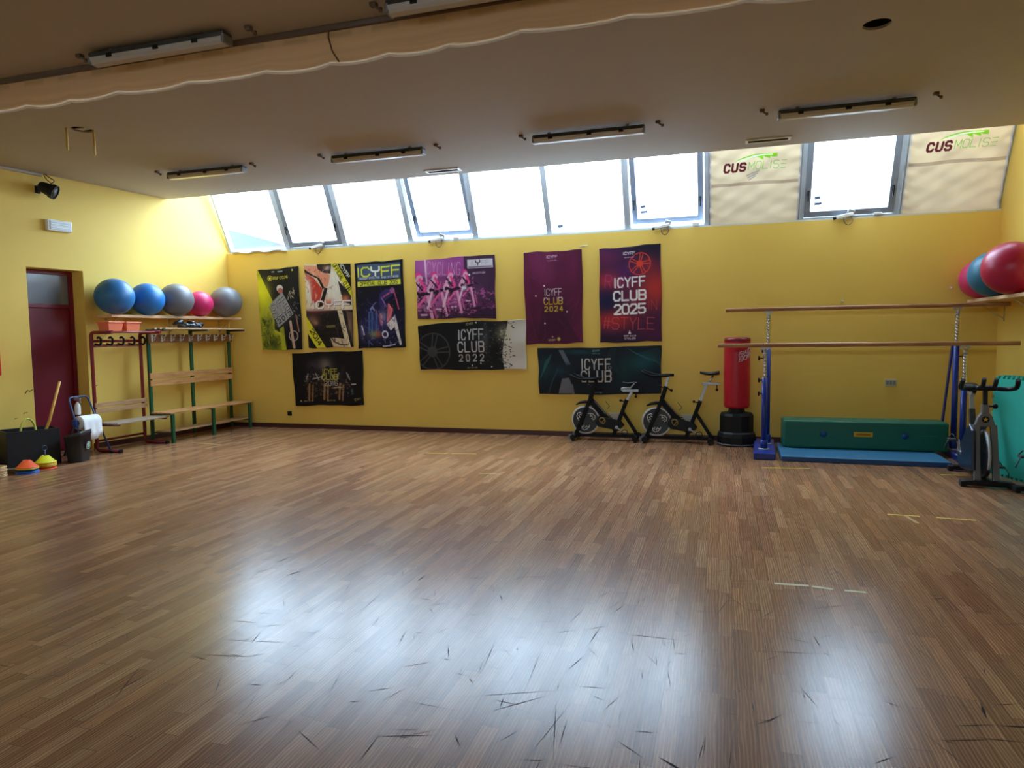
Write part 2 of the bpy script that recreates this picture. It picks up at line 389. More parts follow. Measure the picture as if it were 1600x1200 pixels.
    def speck(s, box, n, rng, col, size, al=1.):
        for _ in range(n):
            x, y = box[0]+rng.random()*(box[2]-box[0]), box[1]+rng.random()*(box[3]-box[1]); a = rng.random()*6.3; l = size*(.3+rng.random())
            s.line([(x, y), (x+l*math.cos(a), y+l*math.sin(a))], size*.35*(.4+rng.random()), col, al)
    def text(s, t, cx, cy, h, cw, col, wt=.2, rot=0., gap=.35, al=1., shear=0., dry=False):
        """centred on (cx,cy); h: letter height / sheet height, cw: letter width / sheet width, wt: stroke / letter width"""
        hp, wp = h*s.H, cw*s.W; adv = [(.34 if c in 'I1.' else 1.)*wp+gap*wp for c in t]; tot = sum(adv)-gap*wp
        x = -tot/2; X0, Y0 = s.P((cx, cy)); cr, sr = math.cos(rot), math.sin(rot)
        for c, ad in zip(t, adv):
            gw = ad-gap*wp
            for pl in GL.get(c, []):
                q = []
                for u, v in pl:
                    px = x+(gw/2 if c in 'I.' else u*gw); py = (v-.5)*hp; px -= py*shear
                    q.append((X0+px*cr-py*sr, Y0+px*sr+py*cr))
                for a, b in zip(q, q[1:]): s.seg(a, b, wt*wp, col, al)
            x += ad
    def noise(s, seed, n, amp):
        g = np.random.RandomState(seed).rand(n+2, n+2)
        u = np.linspace(0, n, s.W); v = np.linspace(0, n, s.H); iu, iv = u.astype(int), v.astype(int); fu, fv = u-iu, v-iv
        A = g[iv][:, iu]*(1-fu)+g[iv][:, iu+1]*fu; B = g[iv+1][:, iu]*(1-fu)+g[iv+1][:, iu+1]*fu
        s.a *= (1+amp*((A*(1-fv[:, None])+B*fv[:, None])-.5))[..., None]
def sheet(name, ink, fn, material, parent=None, skirt=None):
    """grid mesh; fn(u,v)-> x,y,z arrays, v downwards; the ink goes on the points"""
    H, Wd = ink.H, ink.W; u, v = np.meshgrid(np.linspace(0, 1, Wd), np.linspace(0, 1, H))
    x, y, z = fn(u, v); co_ = np.stack([x, y, z], -1).reshape(-1, 3)
    idx = np.arange(H*Wd).reshape(H, Wd)
    F = np.stack([idx[:-1, :-1], idx[1:, :-1], idx[1:, 1:], idx[:-1, 1:]], -1).reshape(-1, 4)
    c = np.clip(ink.a, 0, 1); c = np.where(c <= .04045, c/12.92, ((c+.055)/1.055)**2.4).reshape(-1, 3)
    if skirt is not None:
        loop = np.concatenate([idx[0, :], idx[1:, -1], idx[-1, -2::-1], idx[-2:0:-1, 0]])
        n0 = len(co_); back = co_[loop]+np.array(skirt); co_ = np.vstack([co_, back]); c = np.vstack([c, c[loop]*.6]); n = len(loop); j = np.arange(n); k = (j+1) % n
        F = np.vstack([F, np.stack([loop[j], loop[k], n0+k, n0+j], -1)])
    me = bpy.data.meshes.new(name); me.vertices.add(len(co_)); me.vertices.foreach_set('co', co_.ravel())
    me.loops.add(F.size); me.loops.foreach_set('vertex_index', F.ravel().astype(np.int32))
    me.polygons.add(len(F)); me.polygons.foreach_set('loop_start', (np.arange(len(F))*4).astype(np.int32))
    me.polygons.foreach_set('use_smooth', np.ones(len(F), bool))
    me.update(calc_edges=True)
    at = me.color_attributes.new('ink', 'FLOAT_COLOR', 'POINT')
    at.data.foreach_set('color', np.hstack([c, np.ones((len(c), 1))]).ravel().astype(np.float32))
    me.materials.append(material)
    o = bpy.data.objects.new(name, me); COL.objects.link(o)
    if parent: o.parent = parent
    return o

# ------------------------------------------------------------------ the room
YB = 10.22                                   # inner face of the end wall
XR = 3.39                                    # inner face of the right wall
ZC = 3.797                                   # ceiling
ZS = 3.05                                    # top of the end wall under the sloping glass
TH = math.atan(.126)
def wx(y): return -8.34+(y-YB)*.126          # inner face of the left wall
NL = Vector((math.cos(TH), -math.sin(TH), 0)); DL = Vector((math.sin(TH), math.cos(TH), 0))
def onwall(y, off=0., z=0.):
    return Vector((wx(y), y, z))+NL*off
def gy(z): return 10.32-.478*(z-3.08)        # the glass plane
Y0, ZT, YE = -4.5, 4.95, 9.05                # wall behind the camera, top of glass, free edge of the ceiling

fl = MB(); fl.box((-2.9, 3.1, -.1), (14.4, 15.6, .2))
floor = struct(fl.build('floor', floor_material()))
# scratches worn into the varnish
sc = MB()
for k in range(460):
    x, y = R.uniform(-3.4, 2.0), R.uniform(2.2, 5.0); a = R.choice([R.uniform(0, pi), R.gauss(1.57, .25), R.gauss(.1, .2)]); l = R.uniform(.03, .22)*(1 if R.random() < .85 else 2.6); w = R.uniform(.001, .0028)
    if R.random() < .018: w = .006; l = .14
    dx, dy = math.cos(a)*l/2, math.sin(a)*l/2; nx, ny = -math.sin(a)*w, math.cos(a)*w
    vs = [sc.bm.verts.new(p) for p in ((x-dx, y-dy, .0006), (x+nx, y+ny, .0006), (x+dx, y+dy, .0006), (x-nx, y-ny, .0006))]
    sc.bm.faces.new(vs)
scr = sc.build('scratches', mat('scratch_grime', (46, 40, 38), .8, spec=.1), floor); scr['kind'] = 'stuff'

def wall_profile(ya, yb, glass_cut=True):
    return [(ya, 0), (yb, 0), (yb, ZS+.03), (gy(ZT), ZT), (ya, ZT)]
# left wall, with the door's opening (in the wall's own plane: distance along it, height)
L0 = onwall(YB)
def s_of(y): return (y-YB)/math.cos(TH)
SD0, SD1, ZD = s_of(6.86), s_of(7.62), 2.545
wl = MB(); out = -.32
def lw_quad(pts):
    A = [wl.bm.verts.new((0, p[0], p[1])) for p in pts]; B = [wl.bm.verts.new((out, p[0], p[1])) for p in pts]; n = len(pts)
    wl.bm.faces.new(A); wl.bm.faces.new(B[::-1])
    for i in range(n): wl.bm.faces.new((A[i], B[i], B[(i+1) % n], A[(i+1) % n]))
sa, sb = s_of(Y0), s_of(10.40)
lw_quad([(sa, 0), (SD0, 0), (SD0, ZT), (sa, ZT)])
lw_quad([(SD0, ZD), (SD1, ZD), (SD1, ZT), (SD0, ZT)])
lw_quad([(SD1, 0), (sb, 0), (sb, ZS), (s_of(gy(ZT)+.06), ZT), (SD1, ZT)])
wall_left = struct(wl.build('wall_left', M_WALL, loc=L0, rot=(0, 0, -TH)))
# black scuffs and chips on the plaster
sf = MB()
for (y, z, sc_) in ((6.80, .905, 1.), (7.70, .905, .8), (6.74, .62, .5), (6.62, .56, .4), (6.9, .86, .3)):
    p = [(.003, s_of(y)-.05*sc_, z-.03*sc_), (.003, s_of(y)-.02*sc_, z+.01*sc_), (.003, s_of(y)+.01*sc_, z-.005), (.003, s_of(y)+.05*sc_, z+.015*sc_)]
    sf.tube(p, .005*sc_, 5)
sf.build('scuff_marks', mat('black_scuff', (40, 34, 22), .7), wall_left)
wb = MB(); wb.box(((-8.8+XR)/2, YB+.17, ZS/2), (XR+8.8+.3, .34, ZS))
wall_back = struct(wb.build('wall_back', M_WALL))
wr = MB(); wr.prism([(Y0, 0), (10.55, 0), (10.55, ZS), (gy(ZT)+.1, ZT), (Y0, ZT)], XR, XR+.3, 'x')
struct(wr.build('wall_right', M_WALL))
wn = MB(); RX0, RX1, RZ0, RZ1 = -7., 1., 2.7, 3.2      # unseen rear wall, with a strip of high windows added for fill light
for x0, x1, z0, z1 in ((-10.4, RX0, 0, ZT), (RX1, 3.8, 0, ZT), (RX0, RX1, 0, RZ0), (RX0, RX1, RZ1, ZT)): wn.box(((x0+x1)/2, Y0-.15, (z0+z1)/2), (x1-x0, .3, z1-z0))
struct(wn.build('wall_rear', M_WALL))
for k in range(4):
    b = MB(); xa, xb = RX0+k*2, RX0+k*2+2
    for x in (xa+.03, xb-.03): b.box((x, Y0-.15, (RZ0+RZ1)/2), (.06, .1, RZ1-RZ0), .004)
    for z in (RZ0+.03, RZ1-.03): b.box(((xa+xb)/2, Y0-.15, z), (1.88, .1, .06), .004)
    w_ = struct(b.build('window_%d' % (11+k), M_ALU)); MB().box(((xa+xb)/2, Y0-.15, (RZ0+RZ1)/2), (1.88, .012, RZ1-RZ0-.12)).build('pane', M_GLASS, w_)  # frames and panes of the added fill-light windows, out of view
# ceiling slab with its two open holes
def ceiling():
    b = MB(); holes = [((1.085, 5.775), .098), ((-6.515, 5.815), .105)]
    outer = [(wx(Y0)-.2, Y0), (XR+.1, Y0), (XR+.1, YE), (wx(YE)-.2, YE)]
    top = []
    def loop(pts, z): 
        v = [b.bm.verts.new((p[0], p[1], z)) for p in pts]; return v, [b.bm.edges.new((v[i], v[(i+1) % len(v)])) for i in range(len(v))]
    ed = []; vo, e = loop(outer, ZC); ed += e; rim = []
    for (c, r) in holes:
        v, e = loop([(c[0]+r*math.cos(2*pi*k/28), c[1]+r*math.sin(2*pi*k/28)) for k in range(28)], ZC); ed += e; rim.append(v)
    bmesh.ops.triangle_fill(b.bm, edges=ed, use_beauty=True, use_dissolve=False)
    vt, _ = loop(outer, ZC+.22)
    for i in range(4): b.bm.faces.new((vo[i], vo[(i+1) % 4], vt[(i+1) % 4], vt[i]))
    b.bm.faces.new(vt)
    for v in rim:
        w = [b.bm.verts.new(p.co+Vector((0, 0, .02))) for p in v]
        for i in range(28): b.bm.faces.new((v[i], v[(i+1) % 28], w[(i+1) % 28], w[i]))
    c = b.build('ceiling', M_CEIL)
    for f in c.data.polygons: pass
    return struct(c)
ceil = ceiling()
rf = MB(); rf.box((-2.6, gy(ZT)+.02-.35, ZT+.05), (12.4, .9, .1)); rf.box((-2.6, YE-.06, (ZC+.22+ZT)/2), (12.4, .1, ZT-ZC-.2))
struct(rf.build('trim_1', M_CEIL))
# skirting boards
sk = MB(); sk.box(((-8.34+XR)/2, YB-.008, .038), (XR+8.34, .016, .076), .003); struct(sk.build('baseboard_back', M_BASE))
sk = MB(); sk.box((.008, (SD1+0)/2+.01, .038), (.016, -SD1-.02, .076), .003); sk.box((.008, (sa+SD0)/2, .038), (.016, SD0-sa, .076), .003)
struct(sk.build('baseboard_left', M_BASE, loc=L0, rot=(0, 0, -TH)))
sk = MB(); sk.box((XR-.008, (Y0+YB)/2, .038), (.016, YB-Y0-.04, .076), .003); struct(sk.build('baseboard_right', M_BASE))

# the door at the back of its recess
def door():
    b = MB(); x = -.27; fw = .055
    for s0, s1, z0, z1 in ((SD0, SD0+fw, 0, ZD), (SD1-fw, SD1, 0, ZD), (SD0+fw, SD1-fw, ZD-.06, ZD), (SD0+fw, SD1-fw, 2.02, 2.075)):
        b.box((x, (s0+s1)/2, (z0+z1)/2), (.07, s1-s0, z1-z0), .006)
    fr = struct(b.build('door_1', M_RED, loc=L0, rot=(0, 0, -TH)))
    MB().box((x-.012, (SD0+SD1)/2, 1.012), (.04, SD1-SD0-2*fw-.004, 2.012), .004).build('door_leaf', M_RED, fr)
    p = MB().box((x, (SD0+SD1)/2, 2.28), (.008, SD1-SD0-2*fw, .41)).build('transom_pane', mat('dim_transom_glass', (120, 128, 142), .12, spec=.8), fr)
    p['label'] = 'grey glass pane over the door leaf'
    pl = MB(); pl.box((x-.09, (SD0+SD1)/2, 1.3), (.04, .9, 2.6)); pl.build('recess_backing', M_WALL, fr)
door()

# ------------------------------------------------------------------ sloping windows
XS = [-8.31, -7.115, -6.0, -4.81, -3.68, -2.50, -1.32, -.185, 1.025, 2.225, 3.385]
KIND = 'FOFPFFPBOB'                          # fixed, opening, propped open, behind a blind
TILT = math.atan(.478); LEN = (ZT-3.08)/math.cos(TILT)
def wroot(i): return (XS[i], gy(3.08), 3.08), (TILT, 0, 0)
for i, k in enumerate(KIND):
    w = XS[i+1]-XS[i]; loc, rot = wroot(i)
    b = MB(); t = .042 if k in 'FB' else .05
    b.box((t/2, 0, LEN/2), (t, .1, LEN), .004); b.box((w-t/2, 0, LEN/2), (t, .1, LEN), .004)
    b.box((w/2, 0, .02), (w-2*t, .1, .04), .004); b.box((w/2, 0, LEN-.03), (w-2*t, .1, .06), .004)
    b.box((w/2, -.03, -.03), (w, .12, .05), .004)
    fr = struct(b.build('window_%d' % (i+1), M_ALU, loc=loc, rot=rot))
    if k in 'FB':
        MB().box((w/2, .01, LEN/2), (w-2*t, .012, LEN-.08)).build('pane', M_GLASS, fr)
    else:
        g = .012 if k == 'P' else .0005; st = .078; z0, z1 = .05, LEN-.07; dz = z1-z0; ang = math.radians(4.2 if k == 'P' else 0)
        holder = MB(); ww = w-2*t-2*g
        for x0, x1, a, c in ((0, st, -dz, 0), (ww-st, ww, -dz, 0), (st, ww-st, -dz, -dz+st), (st, ww-st, -st, 0)):
            holder.box(((x0+x1)/2, -.02, (a+c)/2), (x1-x0, .07, c-a), .006)
        sash = holder.build('sash', M_ALUD, fr, loc=(t+g, 0, z1), rot=(ang, 0, 0))
        MB().box((ww/2, .0, -dz/2), (ww-2*st, .012, dz-2*st)).build('pane', M_GLASS, sash)
        for hx in (st/2, ww-st/2):
            h = MB(); h.box((hx, -.062, -dz+.33), (.026, .014, .07), .004); h.bar((hx, -.085, -dz+.35), (hx, -.09, -dz+.23), .02, .016, .004); h.cyl((hx, -.06, -dz+.345), (hx, -.09, -dz+.345), .009)
            h.build('handle', M_BLACK, sash)
        if i in (6, 8):
            for q, (sw, sh) in enumerate(((.075, .045), (.1, .04))):
                sx_ = MB().box((st+.085+.01*q, -.008, -dz+st+.17-.08*q), (sw, .003, sh), 0, Quaternion((0, 1, 0), -.08)).build('sticker', mat('blue_grey_sticker', (120, 150, 190), .6), sash)
    if i == 5: MB().box((.17, -.002, .12), (.085, .003, .05)).build('sticker', mat('blue_grey_sticker', (120, 150, 190), .6), fr)
# window ledge flashing
lg = MB(); lg.box((-2.46, YB+.17, ZS+.01), (11.7, .34, .02)); struct(lg.build('trim_2', mat('ledge_white', (214, 214, 204), .6)))
# loose strip of white membrane curling over the ledge by the first window
cs = MB(); pts = [(-8.2+.11*k, YB-.012, ZS+.006+.018*math.sin(k*1.7)) for k in range(11)]
for a_, b_ in zip(pts, pts[1:]): cs.bar(a_, b_, .05, .01)
tag(cs.build('sealing_strip', mat('white_membrane', (206, 210, 214), .6)), 'curling white sealing strip on the ledge under the leftmost sloping window', 'strip')

def actuator(x, label, big=1.):
    r = thing('window_opener', label, 'window opener', (x, YB+.02, ZS+.02), 0, 'window opener motors on the ledge')
    MB().bar((-.15, -.06, -.005), (.06, -.05, .035), .05, .05, .012).build('motor_housing', M_WHT, r)
    MB().box((.03, -.03, .05), (.09, .06, .1), .008, Quaternion((0, 1, 0), .35)).build('bracket', M_SIL, r)
    MB().cyl((-.185, -.06, -.014), (-.15, -.06, -.005), .02).build('end_cap', M_BLACK, r)
    c = MB(); c.tube(rounded([(.04, -.07, .02), (.05, -.09, -.07), (0, -.09, -.12), (-.05, -.085, -.08), (-.06, -.07, .0)], .05, 5), .005, 8); c.build('cable', M_DGRY, r)
    return r
actuator(-6.45, 'small white window opener motor with looped cable, leftmost on the ledge')
actuator(-4.27, 'white window opener motor above the pink cyclists poster')
actuator(-.77, 'white window opener motor just above the red and purple 2025 poster')
actuator(1.62, 'white window opener motor on the ledge between the two cream blinds')
for x in (-5.85, -4.0, -.35, 1.98):
    tag(MB().box((x, YB+.0, ZS+.045), (.1, .05, .035), .006).build('junction_box', M_WHT), 'small white junction box on the window ledge right of an opener motor', 'junction box', 'junction boxes on the ledge')

# cream blinds laced over two of the bays
M_BLIND = printed('blind_canvas', .8, .03)
def blind(i, zst, zlogo, label, seed, u0):
    w = XS[i+1]-XS[i]; loc, rot = wroot(i)
    r = thing('canvas_blind', label, 'blind', loc, rot, 'cream blinds on the sloping windows')
    ht = 1.5; k = Ink(w-.05, ht, 230, (230, 210, 176))
    k.noise(seed, 9, .05)
    Y = lambda z: 1-(z+.04)/ht
    k.text('CUS', u0+.125, Y(zlogo), .066, .054, (92, 26, 34), .44, -.0, .6, 1., .12)
    k.text('MOLISe', u0+.478, Y(zlogo+.008), .066, .058, (124, 186, 64), .11, 0, .32, 1., .12)
    for q in range(3):      # sweeping green arches with pointed ends
        xl, xr, yb, yt = u0+.12+.035*q, u0+.43+.075*q, Y(zlogo+.075), Y(zlogo+.155)
        up = [(xl+(xr-xl)*t, yb-(yb-yt)*math.sin(t*pi/2)**.7) for t in np.linspace(0, 1, 9)]
        lo = [(xl+(xr-.075-xl)*t, yb-(yb-yt)*.62*math.sin(t*pi/2)**.8) for t in np.linspace(1, 0, 9)]
        k.poly(up+[(xr+.004, yb+.002-.012*q), (xr-.05, yb-(yb-yt)*.42)]+lo, (132, 200, 40))
    for q in range(2):
        xl, xr, yb, yt = u0+.15+.035*q, u0+.455+.075*q, Y(zlogo+.07), Y(zlogo+.14)
        k.line([(xl+(xr-xl)*t, yb-(yb-yt)*math.sin(t*pi/2)**.75) for t in np.linspace(0, 1, 12)], .008, (236, 240, 222))
    k.rect(0, Y(zst+.022), 1, Y(zst-.022), (190, 166, 140))
    if i == 7:
        for q in range(3): k.line([(.42+.012*q, Y(zst+.105-.03*q)), (.55-.02*q, Y(zst+.16-.035*q))], .016, (180, 170, 156))
    k.rect(0, 0, .022, 1, (206, 204, 206)); k.rect(.978, 0, 1, 1, (206, 204, 206))
    rr = np.random.RandomState(seed); ph = rr.rand(8)*6
    def fn(u, v):
        e = np.minimum(u, 1-u); 
        y = -.075+.006*np.sin(v*70+ph[0]+6*np.exp(-u*6))*np.exp(-e*9)+.008*np.sin(v*22+u*7+ph[1])*np.sin(u*3.1)+.006*np.sin(v*34-u*11+ph[2])+.004*np.sin(v*47+u*23+ph[3])
        return .025+u*(w-.05), y, ht-.04-v*ht-.004*np.sin(u*9)
    sheet('canvas', k, fn, M_BLIND, r, skirt=(0, .01, 0))
    for x in (.018, w-.018):
        MB().bar((x, -.07, -.05), (x, -.07, 1.5), .022, .016, .003).build('side_rail', M_SIL, r)
blind(7, .575, .80, 'cream canvas blind with CUS MOLISE logo, the left one of the two blinds', 3, .16)
blind(9, .66, .86, 'cream canvas blind with CUS MOLISE logo beside the right wall', 5, .18)

# outside: neighbouring roof and the ground beyond
gr = MB(); gr.box((-2, 10, -3.2), (240, 200, .4)); struct(gr.build('ground', mat('pale_gravel_yard', (190, 190, 186), .9)))
nr = MB(); nr.prism([(-15.5, 2.2), (-8.6, 2.2), (-8.6, 3.44), (-15.5, 5.40)], 13.2, 16.5, 'y')
tag(nr.build('neighbouring_roof', mat('slate_blue_roof', (44, 56, 88), .7)), 'slate blue sloping roof outside, seen through the leftmost window', 'roof')

# ------------------------------------------------------------------ ceiling fittings
M_DIFF = mat('clear_ribbed_diffuser', (196, 190, 180), .25, spec=.6)
def batten(y, x0, x1, label):
    L = x1-x0
    r = thing('strip_light', label, 'ceiling light', ((x0+x1)/2, y, ZC), 0, 'fluorescent strip lights on the ceiling')
    b = MB(); b.box((0, 0, -.045), (L, .1, .05), .012)
    r_b = b.build('body', M_DGRY, r)
    d = MB(); d.prism([(-.055, -.062), (-.05, -.09), (-.03, -.108), (.03, -.108), (.05, -.09), (.055, -.062)], -L/2+.012, L/2-.012, 'x', .006)
    d.build('diffuser', M_DIFF, r)
    for s_ in (-1, 1):
        MB().box((s_*(L/2-.012), 0, -.075), (.03, .112, .066), .012).build('end_cap', M_GRY, r)
    for q in (-.33, .02, .3):
        for e in (-.056, .056): MB().box((q*L, e, -.066), (.05, .012, .03), .003).build('clip', M_BLACK, r)
    for q in (-.35, .35): MB().cyl((q*L, 0, -.022), (q*L, 0, 0), .02).build('mount', M_GRY, r)
    return r
for a, b, lab in ((-7.06, -5.87, 'fluorescent strip light nearest the left wall, in the far row'), (-4.58, -3.36, 'fluorescent strip light second from the left in the far row'),
                  (-2.03, -.79, 'fluorescent strip light second from the right in the far row'), (.54, 1.78, 'fluorescent strip light at the right end of the far row')):
    batten(7.6, a, b, lab)
batten(4.33, -4.70, -3.44, 'fluorescent strip light on the near side of the hanging canvas divider')
batten(4.30, -2.14, -.90, 'fluorescent strip light cut off by the top edge of the photo')
def hook(x, y, lab):
    b = MB(); b.box((0, 0, -.014), (.05, .045, .028), .006); b.bar((0, 0, -.02), (.045, .01, -.05), .016, .016, .003); b.cyl((.045, .01, -.06), (.045, .01, -.035), .014)
    tag(b.build('ceiling_bracket', mat('rusty_bracket', (104, 88, 74), .6), loc=(x, y, ZC)), lab, 'bracket', 'small brackets beside the ceiling lights')
NM = ['left end of the far left strip light', 'right end of the far left strip light', 'left end of the second far strip light', 'right end of the second far strip light', 'left end of the third far strip light', 'right end of the third far strip light', 'left end of the far right strip light', 'right end of the far right strip light', 'left end of the near strip light above the divider', 'right end of the near strip light above the divider', 'top edge of the photo']
for (x, y), nm in zip(((-7.184, 7.52), (-5.742, 7.575), (-4.71, 7.52), (-3.2, 7.585), (-2.163, 7.574), (-.651, 7.571), (.387, 7.54), (1.94, 7.56), (-4.83, 4.33), (-3.27, 4.34), (-2.25, 4.31)), NM):
    hook(x, y, 'small metal ceiling bracket by the '+nm)
def vent(x, y, lab, w=.5):
    r = thing('ceiling_vent', lab, 'vent', (x, y, ZC), 0, 'slot vents in the ceiling edge')
    b = MB(); 
    for sy_ in (-.06, .06): b.box((0, sy_, -.006), (w, .03, .014), .003)
    for sx_ in (-w/2+.015, w/2-.015): b.box((sx_, 0, -.006), (.03, .1, .014), .003)
    b.build('frame', M_WHT, r)
    MB().box((0, 0, -.001), (w-.06, .09, .003)).build('dark_slot', M_BLACK, r)
    for q in (-.02, .02): MB().box((0, q, -.006), (w-.06, .008, .012), 0, Quaternion((1, 0, 0), .5)).build('slat', M_DGRY, r)
vent(-3.615, 8.79, 'white slot vent in the ceiling above the propped open window')
vent(.515, 8.72, 'white slot vent in the ceiling above the left cream blind')
# open ceiling holes
h = MB(); h.lathe([(.12, .021), (.12, .18), (0, .18)], 28); 
tag(h.build('downlight_hole', M_BLACK, loc=(1.085, 5.775, ZC)), 'round black hole in the ceiling where a downlight is missing, at upper right', 'hole')
r = thing('broken_ceiling_fitting', 'broken ceiling fitting with two yellow straps dangling, at upper left', 'ceiling fitting', (-6.515, 5.815, ZC))
h = MB(); h.lathe([(.125, .021), (.125, .15), (0, .15)], 28); h.build('dark_hole', M_BLACK, r)
M_STRAP = mat('pale_yellow_tape', (226, 196, 110), .6)
for px, py, l in ((-.1, -.1, .24), (.1, .05, .27)):
    b = MB(); b.tube([(px, py, .01), (px+.004, py, -l*.4), (px+.012, py-.01, -l*.8), (px+.02, py-.01, -l)], [.012, .011, .013, .008], 8); b.build('strap', M_STRAP, r)
MB().box((.02, 0, .006), (.12, .1, .012), .002, Quaternion((1, 0, 0), .15)).build('plaster_flap', M_CEIL, r)

# folded-up canvas divider hanging from its track across the ceiling
def divider():
    y = 4.52; x0, x1 = wx(y)+.06, XR-.02; r = thing('canvas_divider', 'tan canvas room divider drawn up under the ceiling, with a scalloped white hem', 'curtain', (0, y, ZC))
    MB().box(((x0+x1)/2, 0, -.02), (x1-x0, .05, .04), .004).build('track', mat('brown_track', (110, 92, 80), .6), r)
    n = int((x1-x0)/.55); L = x1-x0
    k = Ink(L, .27, 60, (220, 188, 150)); k.noise(4, 14, .1)
    for q in range(34): k.rect((q+.2)/34, .1, (q+.75)/34, .22, (190, 160, 122), .7); 
    def wave(u): return .022*np.sin(u*L*2.1)+.012*np.sin(u*L*5.3+1)
    def sag(u):
        t = (u*n+.25*np.sin(u*23)) % 1; return .026*(1-np.abs(2*t-1)**2.4)+.008*np.sin(u*17)
    def fn(u, v): return x0+u*L, wave(u)*(v*.8+.1)-.03*v, -.03-v*(.235+sag(u))
    c = sheet('canvas', k, fn, printed('tan_canvas', .8, .55), r, skirt=(0, .012, 0))
    kb = Ink(L, .27, 60, (214, 186, 146))
    def fb(u, v): return x0+u*L, .045+wave(u)*(v*.8+.1)-.01*v, -.03-v*(.215+sag(u))
    sheet('rear_canvas', kb, fb, MATS['tan_canvas'], r, skirt=(0, -.012, 0))
    b = MB(); us = np.linspace(0, 1, 420); z = -.268-sag(us)+.03
    b.tube([(x0+u*L, wave(np.array(u))*.9-.032, -.03-(.235+sag(np.array(u)))-.004) for u in us], .0075, 6)
    b.build('hem', mat('white_hem', (226, 212, 190), .7), r)
    for xx in (-2.72, .2): MB().tube([(xx, -.01, -.03), (xx+.02, -.05, -.1), (xx+.05, -.055, -.2), (xx+.1, -.05, -.28)], .006, 6).build('tie_cord', mat('brown_cord', (96, 66, 46), .8), r)
divider()

# left wall fittings
r = thing('emergency_light', 'white emergency light with ribbed cover on the wall above the red door', 'wall light', onwall(7.30, 0, 3.128), -TH)
MB().box((.03, 0, 0), (.06, .33, .148), .008).build('housing', M_WHT, r)
MB().box((.063, .01, .0), (.012, .29, .115), .004).build('cover', mat('frosted_cover', (206, 214, 214), .3), r)
for z in (-.03, .012, .04): MB().box((.072, .01, z), (.008, .26, .01), .003).build('tube', mat('pale_tube', (244, 246, 246), .25), r)
r = thing('spotlight', 'black stage spotlight on a wall bracket above the white emergency light', 'spotlight', onwall(7.12, 0, 3.575), -TH)
MB().box((.012, -.06, 0), (.024, .06, .1), .004).build('wall_plate', M_BLACK, r)
MB().bar((.02, -.06, 0), (.15, -.02, 0), .03, .03, .004).build('arm', M_BLACK, r)
ax = Vector((.72, .55, -.42)).normalized(); mt = Matrix.Translation((.17, .0, -.01)) @ ax.to_track_quat('Z', 'Y').to_matrix().to_4x4()
MB().lathe([(0, -.13), (.055, -.13), (.07, -.1), (.085, 0), (.1, .03), (.1, .075), (.088, .075), (.086, .06), (0, .058)], 10, mt, False).build('lamp_head', M_BLACK, r)
MB().lathe([(0, .062), (.083, .062), (.0, .066)], 20, mt).build('lens', M_DGRY, r)
b = MB(); b.tube(rounded([(.04, .03, .22), (.1, .05, .17), (.19, .07, .12), (.17, .0, .06)], .05), .006, 8); b.build('cable', M_BLACK, r); b = MB(); b.tube(rounded([(.03, .02, .22), (.07, .02, .15), (.15, .05, .08), (.14, -.02, .05)], .05), .005, 8); b.build('cable', M_BLACK, r)
tr = MB(); tr.box((.016, (s_of(7.12)+sa)/2, ZC-.022), (.03, s_of(7.12)-sa, .035), .003)
tag(tr.build('cable_trunking', mat('grey_white_trunking', (196, 186, 172), .6), loc=L0, rot=(0, 0, -TH)), 'pale cable trunking along the top of the left wall', 'trunking')
# extinguisher at the very edge of the picture
r = thing('fire_extinguisher', 'red fire extinguisher hung on the left wall, cut by the edge of the photo', 'fire extinguisher', onwall(6.345, .09, 1.13), -TH)
MB().lathe([(0, 0), (.07, 0), (.078, .02), (.078, .38), (.06, .44), (.03, .47), (.02, .5), (0, .5)], 24).build('cylinder', mat('signal_red', (196, 28, 24), .3), r)
MB().box((.0, .0, .53), (.05, .1, .05), .008).build('valve', M_BLACK, r)
MB().box((-.075, 0, .3), (.012, .1, .1), .002).build('bracket', M_DGRY, r)

# ------------------------------------------------------------------ posters on the end wall
M_INK = printed('poster_print', .5)
def poster(name, corners, k, label, seed, amp=.006, top=None, bot=None):
    (xa, za), (xb, zb), (xc, zc), (xd, zd) = [(x*1.018, 1.55+(z-1.55)*1.018) for x, z in corners]
    rr = np.random.RandomState(seed); ph = rr.rand(6)*6.3; fr = rr.rand(4)*4+3
    cx, cz = (xa+xb+xc+xd)/4, min(zc, zd)
    def fn(u, v):
        x = (xa*(1-u)+xb*u)*(1-v)+(xd*(1-u)+xc*u)*v; z = (za*(1-u)+zb*u)*(1-v)+(zd*(1-u)+zc*u)*v
        e = 1-np.exp(-6*v)
        y = -.012-amp*(1+np.sin(fr[0]*u+ph[0]+2*v)*.6*e+np.sin(fr[1]*v*2+ph[1]+2*u)*.4+.35*np.sin(fr[2]*3*u+ph[2]+fr[3]*v)*e)
        ed = (np.abs(u-.5)*2)**8
        x = x+.006*np.sin(v*9+ph[3])*ed*np.sign(u-.5)
        z = z+(.006*np.sin(u*8+ph[4])+.003*np.sin(u*19+ph[5]))*np.abs(v-.5)*2
        if top is not None: z = z+top(u)*(1-v)**1.5
        return x-cx, y, z-cz
    o = sheet(name, k, fn, M_INK, None, skirt=(0, .004, 0)); o.location = (cx, YB, cz)
    return tag(o, label, 'poster', 'cycling posters on the end wall')
D = 150
def PC(c): return c
